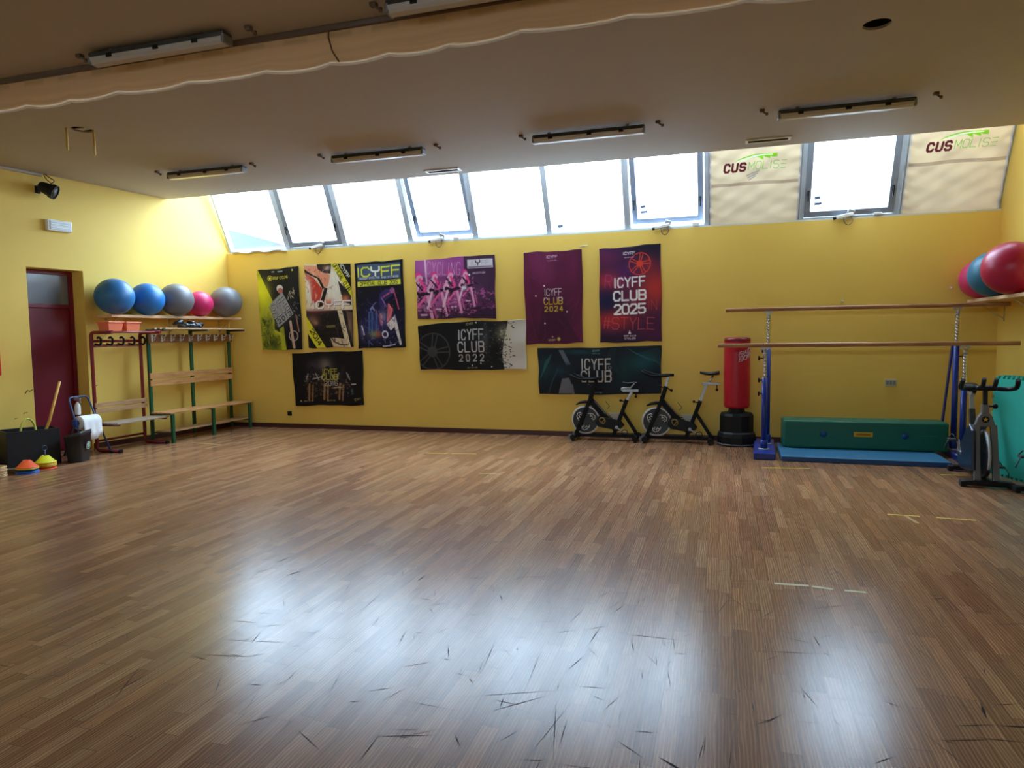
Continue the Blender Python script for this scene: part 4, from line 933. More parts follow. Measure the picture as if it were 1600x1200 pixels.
# crumpled black bag on the green bench's top shelf
b = MB()
rr = random.Random(5)
for (y, z, l) in ((8.76, 1.79, .3), (8.94, 1.765, .34), (9.12, 1.80, .34), (9.04, 1.77, .42)):
    q = [(-8.08+rr.uniform(-.06, .06), y+(t-.5)*l, z+.03*math.sin(t*6+y*5)+.004) for t in np.linspace(0, 1, 9)]
    b.tube(q, [.012+.035*math.sin(pi*t)*(1+.3*math.sin(t*19)) for t in np.linspace(0.02, .98, 9)], 10)
tag(b.build('black_bag', mat('shiny_black_nylon', (18, 20, 28), .3, bump=.5, bscale=25)), 'crumpled black bag lying on top of the green bench rack', 'bag')

# ------------------------------------------------------------------ crate, bin, cleaning stand and cones
def crate():
    a = math.atan2(.545, .257)          # long side direction
    r = thing('storage_crate', 'large black open crate on the floor in front of the door', 'crate', (-8.362, 6.16, 0), a)
    L, Dp, Hh, t = .565, .44, .445, .018  # local x along the front, +y backwards
    m = mat('matt_black_board', (24, 25, 32), .6)
    for y in (t/2, Dp-t/2): MB().box((L/2, y, Hh/2), (L, t, Hh), .003).build('side_panel', m, r)
    for x in (t/2, L-t/2): MB().box((x, Dp/2, Hh/2), (t, Dp-2*t, Hh), .003).build('end_panel', m, r)
    MB().box((L/2, Dp/2, t/2+.004), (L-2*t, Dp-2*t, t)).build('bottom', m, r)
    return r
crate()
b = MB(); b.tube([(-8.43, 6.55, .04), (-8.36, 6.73, .52), (-8.30, 6.86, 1.03)], .017, 12)
tag(b.build('wooden_stick', wood('yellow_stick_wood', (206, 150, 50), (232, 180, 84), stretch=(14, 14, 1))), 'yellow wooden stick leaning out of the black crate against the door', 'stick')
b = MB(); q = [(-8.44, 6.40, .05), (-8.42, 6.38, .40)]+[(-8.41+.02*t, 6.47-.09*math.cos(pi*t), .43+.15*math.sin(pi*t)) for t in np.linspace(.05, .95, 12)]+[(-8.38, 6.56, .40), (-8.37, 6.55, .05)]
b.tube(q, .013, 10)
tag(b.build('bent_tube', mat('lime_yellow_tube', (214, 216, 90), .4)), 'yellow plastic tube bent into an arch, sticking out of the black crate', 'tube')
def bin_():
    r = thing('waste_bin', 'dark grey waste bin with a round green sticker beside the crate', 'bin', (-7.965, 6.79, 0), .42)
    b = MB(); n = 20
    def ring(k, z, dz=0.):
        o = []
        for j in range(n):
            a = 2*pi*j/n; cx_, sx_ = math.cos(a), math.sin(a); e = .42
            x = math.copysign(abs(cx_)**e, cx_)*.112*k; y = math.copysign(abs(sx_)**e, sx_)*.165*k
            o.append(b.bm.verts.new((x, y, z+dz*x)))
        return o
    rs = [ring(.8, 0), ring(.82, .01), ring(1., .33, .15), ring(1.06, .33, .15), ring(1.06, .365, .3), ring(1., .37, .3), ring(.92, .36, .3), ring(.72, .02)]
    for A, B in zip(rs, rs[1:]):
        for j in range(n): f = b.bm.faces.new((A[j], A[(j+1) % n], B[(j+1) % n], B[j])); f.smooth = True
    b.bm.faces.new(rs[0][::-1]); b.bm.faces.new(rs[-1]); b.build('body', mat('charcoal_plastic', (44, 45, 50), .45), r)
    k = Ink(.1, .1, 700, (44, 45, 50)); k.disc(.5, .5, .47, (206, 212, 204)); k.disc(.5, .5, .4, (60, 120, 70)); k.text('e', .5, .45, .3, .4, (230, 236, 230), .25, -.4); k.line([(.2, .7), (.5, .5), (.8, .35)], .1, (40, 44, 40)); k.line([(.25, .35), (.5, .28)], .08, (230, 230, 230))
    def fn(u, v): return .118+.012*(1-v)+u*0, -.0+(u-.5)*.105+.0, .255-v*.105
    s_ = sheet('sticker', k, fn, M_INK, r, skirt=(-.004, 0, 0)); s_['label'] = 'round green and white sticker'
bin_()
def stand():
    r = thing('paper_roll_stand', 'blue tubular stand with a white paper roll, behind the waste bin', 'stand', (-8.25, 7.16, 0), .05)
    m = M_BLU2; h = .172
    b = MB(); b.tube(rounded([(.2, h+.03, .02), (.02, h, .465), (-.1, h-.02, .80), (-.1, -h+.02, .80), (.02, -h, .465), (.2, -h-.03, .02)], .06, 5), .0125, 10); b.build('front_frame', m, r)
    b = MB(); b.tube(rounded([(-.2, h, .02), (.02, h-.01, .47)], .02), .0115, 10); b.tube(rounded([(-.2, -h, .02), (.02, -h+.01, .47)], .02), .0115, 10); b.cyl((-.2, -h, .03), (-.2, h, .03), .01); b.build('rear_frame', m, r)
    for s_ in (-1, 1):
        MB().box((.02, s_*(h+.012), .465), (.07, .03, .09), .008).build('hub', mat('bright_blue_plastic', (40, 70, 160), .4), r)
        MB().box((.205, s_*(h+.03), .018), (.045, .035, .036), .006).build('foot', M_BLACK, r)
    MB().cyl((.03, -h, .46), (.03, h, .46), .01).build('spindle', M_SIL, r)
    c = (-8.25+.035, 7.16, .46)
    rr_ = thing('paper_roll', 'big white paper roll with a sheet hanging down, held on the blue stand', 'paper roll', c, .05)
    b = MB(); b.lathe([(.03, -.15), (.088, -.15), (.09, -.14), (.09, .14), (.088, .15), (.03, .15), (.03, -.15)], 32, Matrix.Rotation(-pi/2, 4, 'X')); b.build('roll', M_PAPER, rr_)
    b = MB(); n = 16
    path = [(.092*math.sin(a), .092*math.cos(a)) for a in np.linspace(-.6, 1.5, 10)]+[(.094, -.05), (.1, -.13), (.104, -.2)]
    G = [[b.bm.verts.new((x+.004*math.sin(j*1.1)*max(0, i-8)/3, -.145+.29*j/n, z-(.035*(1 if 4 < j < 12 else 0) if i == len(path)-1 else 0))) for j in range(n+1)] for i, (x, z) in enumerate(path)]
    for i in range(len(path)-1):
        for j in range(n): f = b.bm.faces.new((G[i][j], G[i][j+1], G[i+1][j+1], G[i+1][j])); f.smooth = True
    o = b.build('hanging_sheet', M_PAPER, rr_); md = o.modifiers.new('thick', 'SOLIDIFY'); md.thickness = .002
    r = thing('spray_bottle', 'white spray bottle with a red trigger hooked on the blue stand', 'spray bottle', (-8.285, 7.085, .565), .3)
    MB().lathe([(0, 0), (.033, 0), (.036, .01), (.036, .11), (.03, .135), (.014, .16), (.013, .18), (0, .18)], 20).build('bottle', M_WHT, r)
    MB().cyl((0, 0, .175), (0, 0, .195), .016).build('collar', mat('trigger_red', (190, 40, 44), .4), r)
    b = MB(); b.prism([(-.035, .195), (.045, .2), (.045, .222), (-.02, .238), (-.04, .225)], -.012, .012, 'y', .003); b.bar((.03, 0, .2), (.045, 0, .155), .01, .008); b.build('trigger', M_GRY, r)
stand()
def disc_cone(x, y, z, m, lab, grp, r0=.118, rr_=0.):
    b = MB(); b.lathe([(r0, 0), (r0, .006), (r0-.012, .008), (.038, .085), (.03, .085), (r0-.022, .006), (r0, 0)], 28)
    tag(b.build('marker_cone', m, loc=(x, y, z)), lab, 'cone', grp)
M_BLKC = M_BLACK
for z, m, l in ((0, M_BLUP, 'blue marker cone at the bottom of the stack under the orange one'), (.018, M_BLUP, 'blue marker cone second from the bottom under the orange one'), (.042, M_BLKC, 'black marker cone in the stack topped by an orange cone'), (.054, M_YEL, 'yellow marker cone just under the orange one'), (.068, M_ORG, 'orange marker cone on top of the left stack by the black crate')):
    disc_cone(-7.87, 6.02, z, m, l, 'left stack of marker cones')
for z, m, l in ((0, M_ORG, 'orange marker cone at the bottom of the yellow topped stack'), (.03, mat('amber_plastic', (236, 160, 40), .45), 'amber marker cone low in the yellow topped stack'), (.046, M_YEL, 'yellow marker cone in the middle of the yellow topped stack'), (.06, mat('amber_plastic', (236, 160, 40), .45), 'amber marker cone right under the top yellow cone'), (.076, M_YEL, 'yellow marker cone on top of the right stack by the black crate')):
    disc_cone(-7.93, 6.30, z, m, l, 'right stack of marker cones')
b = MB(); b.cyl((-7.93, 6.30, .005), (-7.93, 6.30, .22), .008); b.tube(arc((-7.93, 6.30, .25), .03, -pi/2, 3*pi/2, 16, 'yz')[:-1], .006, 8, closed=True)
tag(b.build('cone_carrier', mat('navy_plastic', (28, 44, 88), .4)), 'thin blue carrying handle rising out of the yellow topped cone stack', 'handle')
for k_ in range(7):
    b = MB(); b.lathe([(.075, 0), (.1, 0), (.104, .008), (.1, .016), (.075, .016), (.07, .008), (.075, 0)], 28)
    tag(b.build('wooden_ring', wood('tan_ring', (188, 148, 96), (216, 178, 126)), loc=(-7.985+.004*math.sin(k_*2.), 5.74+.004*math.cos(k_*3), .0175*k_)), 'tan ring, %s of the short stack beside the orange cone' % ('bottom one', 'second from the bottom', 'third from the bottom', 'middle one', 'third from the top', 'second from the top', 'top one')[k_], 'ring', 'stack of tan rings')
tag(MB().box((-8.06, 5.98, .03), (.12, .06, .05), .006, Quaternion((0, 0, 1), .6)).build('small_box', mat('grey_green_card', (112, 108, 92), .6), loc=(0, 0, -.005)), 'small grey box on the floor between the tan rings and the orange cone', 'box')

# ------------------------------------------------------------------ spin bikes by the end wall
def decal(mb, c, r, rot, y):
    """three bent white strokes, like the markings on the flywheel"""
    def T(u, v): return (c[0]+r*(u*math.cos(rot)-v*math.sin(rot)), y, c[1]+r*(u*math.sin(rot)+v*math.cos(rot)))
    for pl in ([(-.6, -.9), (-.1, -.7), (.35, -.2), (.5, .4), (.1, .9), (-.4, .8)], [(-.5, -.2), (0, .1), (-.1, .5), (-.6, .4)], [(-.1, -.7), (-.3, -.1), (.1, .1)]):
        mb.tube([T(*p_) for p_ in pl], .006, 6)
def spin_bike(loc, rz, lab, saddle=True, seat_z=.83, bar_z=.95, grp='spin bikes along the end wall'):
    r = thing('spin_bike', lab, 'exercise bike', loc, rz, grp)
    HW = .19
    for x, n in ((.45, 'front_stabiliser'), (-.45, 'rear_stabiliser')):
        MB().cyl((x, -HW, .055), (x, HW, .055), .032, 16).build(n, M_BLK2, r)
        for s_ in (-1, 1):
            f = MB(); f.cyl((x, s_*HW, .055), (x, s_*(HW+.03), .055), .04, 16); f.cyl((x, s_*(HW+.01), 0), (x, s_*(HW+.01), .03), .022, 12)
            f.build('foot', M_RUB, r)
        if x > 0:
            for s_ in (-1, 1): MB().cyl((x+.045, s_*(HW-.03), .06), (x+.045, s_*(HW-.005), .06), .036, 16).build('transport_wheel', M_GRY, r)
    MB().bar((.45, 0, .07), (-.45, 0, .07), .06, .03, .004).build('base_rail', M_BLK2, r)
    # flywheel with a bright rim
    fx, fz, fr_ = .295, .292, .215
    mt = Matrix.Translation((fx, 0, fz)) @ Matrix.Rotation(pi/2, 4, 'X')
    fw = MB().lathe([(0, -.014), (fr_-.025, -.014), (fr_-.025, .014), (0, .014)], 48, mt, False).build('flywheel', mat('dark_flywheel', (34, 38, 42), .4), r)
    MB().lathe([(fr_-.026, -.018), (fr_-.004, -.018), (fr_, -.01), (fr_, .01), (fr_-.004, .018), (fr_-.026, .018), (fr_-.026, -.018)], 64, mt).build('flywheel_rim', mat('pale_metal_rim', (214, 214, 208), .3, .3), fw)
    d = MB()
    for k_ in range(3):
        a = .5+k_*2*pi/3
        for sd in (-.017, .017): decal(d, (fx+.118*math.cos(a), fz+.118*math.sin(a)), .066, a, sd)
    d.build('flywheel_marking', M_WHT, fw)
    for s_ in (-1, 1):
        MB().bar((.44, s_*.055, .07), (.215, s_*.05, .62), .052, .02, .004, (0, 1, 0)).build('fork_blade', M_BLK2, r)
    MB().bar((.235, 0, .56), (.165, 0, .80), .06, .055, .006, (0, 1, 0)).build('head_tube', M_BLK2, r)
    MB().bar((.17, 0, .79), (.135, 0, bar_z-.02), .04, .04, .004, (0, 1, 0)).build('handlebar_post', M_SIL if saddle else M_BLK2, r)
    b = MB(); b.prism([(.245, .66), (.20, .62), (-.21, .15), (-.13, .12), (.255, .56)], -.035, .035, 'y', .006); b.build('main_tube', M_BLK2, r)
    t = MB(); t.bar((.16, -.038, .57), (.0, -.038, .39), .004, .022, 0, (0, 1, 0)); t.bar((.16, .038, .57), (.0, .038, .39), .004, .022, 0, (0, 1, 0)); t.build('frame_lettering', mat('grey_lettering', (130, 132, 136), .5), r)
    MB().bar((-.12, 0, .08), (-.31, 0, .60), .055, .06, .005, (0, 1, 0)).build('seat_tube', M_BLK2, r)
    MB().bar((-.305, 0, .58), (-.385, 0, seat_z-.02), .04, .045, .004, (0, 1, 0)).build('seat_post', M_SIL, r)
    MB().bar((-.25, 0, .42), (-.465, 0, .08), .045, .045, .004, (0, 1, 0)).build('rear_strut', M_BLK2, r)
    b = MB(); b.prism([(.1, .36), (.14, .26), (.1, .2), (-.2, .15), (-.27, .22), (-.2, .3)], .04, .075, 'y', .008); b.build('chain_guard', M_BLACK, r)
    b = MB(); b.prism([(.1, .36), (.14, .26), (.1, .2), (-.2, .15), (-.27, .22), (-.2, .3)], -.06, -.04, 'y', .006); b.build('chain_guard', M_BLACK, r)
    g = MB(); g.prism([(-.03, .40), (-.245, .40), (-.17, .24)], -.012, .012, 'y', .003); g.build('guard_plate', mat('pale_grey_plate', (176, 178, 172), .4), r)
    y_ = MB(); y_.tube(arc((.04, 0, .29), .045, .4, 4.6, 10, 'xz', .079), .008, 6); y_.tube([(.0, .079, .32), (.05, .079, .25), (.08, .079, .3)], .008, 6); y_.build('gold_emblem', mat('gold_print', (150, 124, 50), .5), r)
    # cranks and pedals
    c = MB(); c.cyl((-.17, -.1, .2), (-.17, .1, .2), .022); c.bar((-.17, .1, .2), (-.3, .1, .12), .016, .03, .004, (0, 1, 0)); c.bar((-.17, -.1, .2), (-.04, -.1, .28), .016, .03, .004, (0, 1, 0)); c.build('crank', M_SIL, r)
    for x, z, s_ in ((-.3, .12, 1), (-.04, .28, -1)):
        p_ = MB(); p_.box((x, s_*.15, z), (.09, .09, .022), .006); p_.tube(rounded([(x-.045, s_*.19, z), (x-.03, s_*.15, z+.06), (x+.04, s_*.15, z+.05), (x+.05, s_*.11, z)], .03), .006, 6); p_.build('pedal', M_BLACK, r)
    # mudguard
    MB().tube([(.44, 0, .515), (.38, 0, .545), (.3, 0, .56), (.2, 0, .545)], [.008, .02, .024, .02], 8).build('mudguard', M_BLACK, r)
    # knobs
    for (a, b2) in (((.18, 0, .77), (.25, 0, .80)), ((.16, 0, .78), (.09, 0, .74)), ((-.295, 0, .56), (-.22, 0, .585))):
        k_ = MB(); k_.cyl(a, b2, .008, 10); k_.ball(b2, .02, 12); k_.build('knob', M_BLACK, r)
    w_ = MB(); w_.tube(rounded([(-.02, 0, .46), (-.06, 0, .50), (-.02, 0, .54), (-.0, 0, .57)], .015), .004, 6); w_.build('bottle_cage', M_BLACK, r)
    # handlebars
    b = MB(); b.box((.12, 0, bar_z+.005), (.13, .08, .04), .01)
    for s_ in (-1, 1):
        b.tube(rounded([(.12, s_*.02, bar_z), (.15, s_*.13, bar_z), (.36, s_*.16, bar_z-.005), (.5, s_*.14, bar_z+.065)], .07, 6), .016, 10)
        b.tube(rounded([(.15, s_*.05, bar_z), (.33, s_*.06, bar_z+.01), (.42, s_*.06, bar_z+.05)], .05, 5), .014, 10)
    b.build('handlebar', M_BLK2, r)
    # seat slider and saddle
    s2 = MB(); so = -.09 if saddle else 0.; s2.box((-.36+so, 0, seat_z-.005), (.235, .045, .035), .004); s2.build('seat_slider', M_SIL, r)
    k_ = MB(); k_.cyl((-.44+so, 0, seat_z-.02), (-.44+so, 0, seat_z-.085), .007, 8); k_.ball((-.44+so, 0, seat_z-.09), .02, 12); k_.build('slider_knob', M_BLACK, r)
    if saddle:
        MB().cyl((-.42, 0, seat_z+.01), (-.48, 0, seat_z+.11), .014).build('seat_clamp', M_CHR, r)
        b = MB(); G = []
        for i in range(15):
            t = i/14; x = -.30-.265*t; hw = .02+.055*max(0, t-.25)**.7*1.25; zt = seat_z+.155-.018*math.sin(pi*t)+.01*t
            G.append([b.bm.verts.new((x, hw*math.cos(a), zt+(.0 if math.sin(a) > 0 else .045*(.4+t*.6))*math.sin(a)+.018*max(0, math.sin(a)))) for a in np.linspace(0, 2*pi, 14, endpoint=False)])
        for A, B in zip(G, G[1:]):
            for j in range(14): f = b.bm.faces.new((A[j], A[(j+1) % 14], B[(j+1) % 14], B[j])); f.smooth = True
        b.bm.faces.new(G[0]); b.bm.faces.new(G[-1][::-1]); b.build('saddle', mat('black_saddle_vinyl', (22, 22, 26), .35), r)
    else:
        b = MB(); b.tube(rounded([(-.36, 0, seat_z+.03), (-.235, 0, seat_z+.03), (-.235, 0, seat_z+.0), (-.26, 0, seat_z-.0)], .02), .013, 8); b.tube([(-.36, 0, seat_z+.03), (-.42, 0, seat_z+.10)], .011, 8); b.build('seat_bracket', M_SIL, r)
        b = MB(); b.tube([(-.25, 0, seat_z+.115), (-.32, 0, seat_z+.105), (-.42, 0, seat_z+.115), (-.46, 0, seat_z+.11)], .009, 8); b.build('bare_saddle_rail', M_DGRY, r)
    return r
spin_bike((-1.605, 9.97, 0), pi, 'black spin bike without a saddle in front of the teal banner', False, .735, .90)
spin_bike((-.572, 9.96, 0), pi, 'black spin bike with a saddle beside the red punching bag', True, .845, .955)

# ------------------------------------------------------------------ punching bag
def bag():
    r = thing('punching_bag', 'red freestanding punching bag on a black base', 'punching bag', (.222, 9.93, 0))
    MB().lathe([(0, .0), (.25, .0), (.265, .03), (.265, .12), (.25, .17), (.228, .19), (.228, .41), (.21, .445), (.12, .455), (.1, .52), (0, .52)], 12, None, False, .26).build('base', M_BLACK, r)
    b = MB(); b.tube([(.255*math.cos(a), .255*math.sin(a), .022) for a in np.linspace(0, 2*pi, 49)[:-1]], .012, 8, closed=True); b.build('base_rim', mat('grey_rim', (96, 96, 98), .5), r)
    MB().lathe([(0, .515), (.15, .515), (.168, .53), (.172, .56), (.172, 1.40), (.172, 1.43)], 40).build('bag', mat('red_vinyl', (186, 14, 42), .38, var=.06), r)
    MB().lathe([(.172, 1.43), (.175, 1.435), (.175, 1.455), (.168, 1.475), (.12, 1.485), (0, 1.487)], 40).build('cap', mat('dark_red_vinyl', (130, 14, 36), .4), r)
    b = MB()
    for t_, z, x0 in (('BAD', 1.235, 0), ('BOY', 1.165, .0)):
        for i, ch in enumerate(t_):
            for pl in GL[ch]:
                q = []
                for u, v in pl:
                    s_ = .02+x0+i*.062+u*.05; zz = z+.06*(1-v)+s_*.35-.02; a = -pi/2+(s_+.012*(1-v))/.172
                    q.append((.1735*math.cos(a), .1735*math.sin(a), zz))
                b.tube(q, .006, 6)
    b.build('lettering', mat('pale_print', (206, 176, 184), .5), r)
bag()

# ------------------------------------------------------------------ parallel bars, block and mats
def parallel_bars():
    r = thing('parallel_bars', 'gymnastic parallel bars with uneven wooden rails on blue posts', 'parallel bars', (0, 0, 0))
    yn, yf = 9.12, 9.58
    zn, zf = 1.386, 1.846
    for y, z, xa, xb in ((yn, zn, -.03, 3.255), (yf, zf, .065, 3.305)):
        b = MB(); n = 14; prof = [(.021*math.cos(2*pi*j/n), .026*math.sin(2*pi*j/n)) for j in range(n)]
        b.prism([(y+p_, z+q) for p_, q in prof], xa, xb, 'x', .004); b.build('rail', M_PINEX, r)
    for bx, tw in ((.495, -.05), (2.745, -.05)):
        b = MB(); b.box((0, 0, .04), (.255, 1.25, .08), .012, Quaternion((0, 0, 1), tw)); b.build('base', M_BLUE, r, loc=(bx+.06, 9.40, 0))
    for side, (xn, xf) in enumerate(((.535, .60), (2.715, 2.755))):
        for x, y, z, blue in ((xn, yn, zn, .98 if side == 0 else .9), (xf, yf, zf, 1.36)):
            MB().cyl((x, y, .08), (x, y, blue), .034).build('outer_post', M_BLUE, r)
            MB().cyl((x, y, .08), (x, y, .20), .046).build('collar', M_BLUE, r)
            MB().lathe([(.07, .08), (.07, .09), (.046, .092)], 20, Matrix.Translation((x, y, 0))).build('collar_flange', M_SIL, r)
            p_ = MB(); prof = [(0, blue-.1)]
            zz = blue-.1
            while zz < z-.14: prof += [(.024, zz), (.024, zz+.028), (.0215, zz+.031), (.0215, zz+.036)]; zz += .04
            prof += [(.024, zz), (.024, z-.1), (0, z-.1)]
            p_.lathe(prof, 16, Matrix.Translation((x, y, 0))); p_.build('inner_post', M_CHR, r)
            c = MB(); c.tube([(x, y, z-.13), (x+.004, y, z-.09), (x+.0, y, z-.06)], [.027, .022, .02], 12); c.bar((x-.05, y, z-.032), (x+.05, y, z-.032), .03, .02, .004); c.bar((x-.045, y, z-.035), (x, y, z-.075), .02, .014); c.bar((x+.045, y, z-.035), (x, y, z-.075), .02, .014); c.build('rail_bracket', M_SIL, r)
            s_ = -1 if side == 0 else 1
            for zk in (((z-.16, blue-.03, blue-.20)) if (side == 0 and z == zn) else ((blue-.05,) if side == 0 else (z-.62 if z == zf else .84,))):
                if zk > z-.1: continue
                k_ = MB(); k_.cyl((x, y-.01, zk), (x+s_*.075, y-.02, zk), .007, 8); k_.cyl((x+s_*.07, y-.02, zk-.028), (x+s_*.07, y-.02, zk+.028), .011, 8); k_.build('tightening_knob', M_BLACK, r)
    MB().bar((2.62, yf+.07, .10), (2.735, yf+.06, 1.40), .055, .02, .003).build('brace', mat('dark_blue_steel', (14, 36, 104), .35), r)
parallel_bars()
M_BMAT = mat('blue_mat_vinyl', (58, 120, 160), .45, var=.05)
mm = MB(); mm.box((.895, .53, .03), (1.79, 1.06, .06), .01)
bm_ = mm.build('gym_mat', [M_BMAT], loc=(.715, 8.745, 0), rot=(0, 0, -.02)); tag(bm_, 'flat blue gym mat on the floor under the parallel bars', 'mat')
ed = MB(); ed.box((.895, -.001, .03), (1.78, .003, .05)); ed.build('edge_band', mat('deep_blue_vinyl', (30, 78, 140), .45), bm_)
def block():
    r = thing('foam_block', 'long green foam block with a yellow tag lying on the blue mat', 'foam block', (1.722, 9.60, .061))
    b = MB(); b.box((0, 0, .18), (1.875, .40, .36), .03, None, 3); b.build('cover', mat('green_vinyl', (4, 104, 84), .42, var=.08, scale=3), r)
    for x in (-.46, .46):
        MB().lathe([(0, -.003), (.042, -.003), (.042, .003), (0, .003)], 24, Matrix.Translation((x, -.203, .19)) @ Matrix.Rotation(pi/2, 4, 'X')).build('round_patch', mat('blue_patch', (10, 74, 128), .45), r)
    k = Ink(.21, .06, 500, (216, 172, 40)); k.rect(.12, .3, .88, .7, (190, 120, 30)); k.text('GYMNOVA', .5, .5, .22, .05, (110, 70, 20), .3) if False else k.rect(.16, .42, .84, .55, (140, 84, 24))
    def fn(u, v): return -.005+(u-.5)*.215, -.2035+u*0, .225-v*.06
    t_ = sheet('tag', k, fn, M_INK, r, skirt=(0, .004, 0)); t_['label'] = 'yellow printed tag'
    MB().box((.72, -.201, .195), (.2, .003, .012)).build('handle_strap', mat('green_strap', (10, 124, 100), .5), r)
    s_ = MB()
    for x in (-.1, .1, .3, .42): s_.box((x, 0, .3605), (.008, .36, .002))
    s_.build('seam', mat('pale_green_seam', (40, 140, 116), .5), r)
block()

# puzzle mats on edge against the right wall
M_PUZ = mat('teal_foam', (40, 178, 156), .7, var=.05, scale=3, bump=.1, bscale=200); M_PUZ2 = mat('deep_teal_foam', (24, 140, 124), .7)
def puzzle_mat(loc, rz, lean, lab, m, sz=1.0, t=.022):
    b = MB(); n = 15; d = .024; P_ = []
    def side(o, ux, uy):
        for k_ in range(n):
            for q, out_ in ((0, 0), (.25, 0), (.18, 1), (.72, 1), (.65, 0)):
                s_ = (k_+q+.05)/n*sz; P_.append((o[0]+ux[0]*s_+uy[0]*d*out_, o[1]+ux[1]*s_+uy[1]*d*out_))
    side((0, 0), (1, 0), (0, -1)); side((sz, 0), (0, 1), (1, 0)); side((sz, sz), (-1, 0), (0, 1)); side((0, sz), (0, -1), (-1, 0))
    b.prism([(x, y+d) for x, y in P_], -t/2, t/2, 'x')     # local y along the mat, x thickness, z up
    return tag(b.build('puzzle_mat', m, loc=loc, rot=(0, lean, rz)), lab, 'mat', 'teal puzzle mats against the right wall')
# local +y runs towards the viewer and slightly right
for k_, (dx, dy, m, lab) in enumerate(((0, 0, M_PUZ, 'teal foam puzzle mat, front one of the stack on the right'), (.045, .10, M_PUZ2, 'teal puzzle mat second from the front of the stack on the right'), (.085, .13, M_PUZ, 'teal puzzle mat third from the front of the stack on the right'), (.125, .20, M_PUZ2, 'teal puzzle mat fourth from the front of the stack on the right'), (.165, .25, M_PUZ, 'teal puzzle mat at the back of the stack on the right'))):
    puzzle_mat((2.80+dx, 8.50+dy, .0), pi+.30, -.03, lab, m)

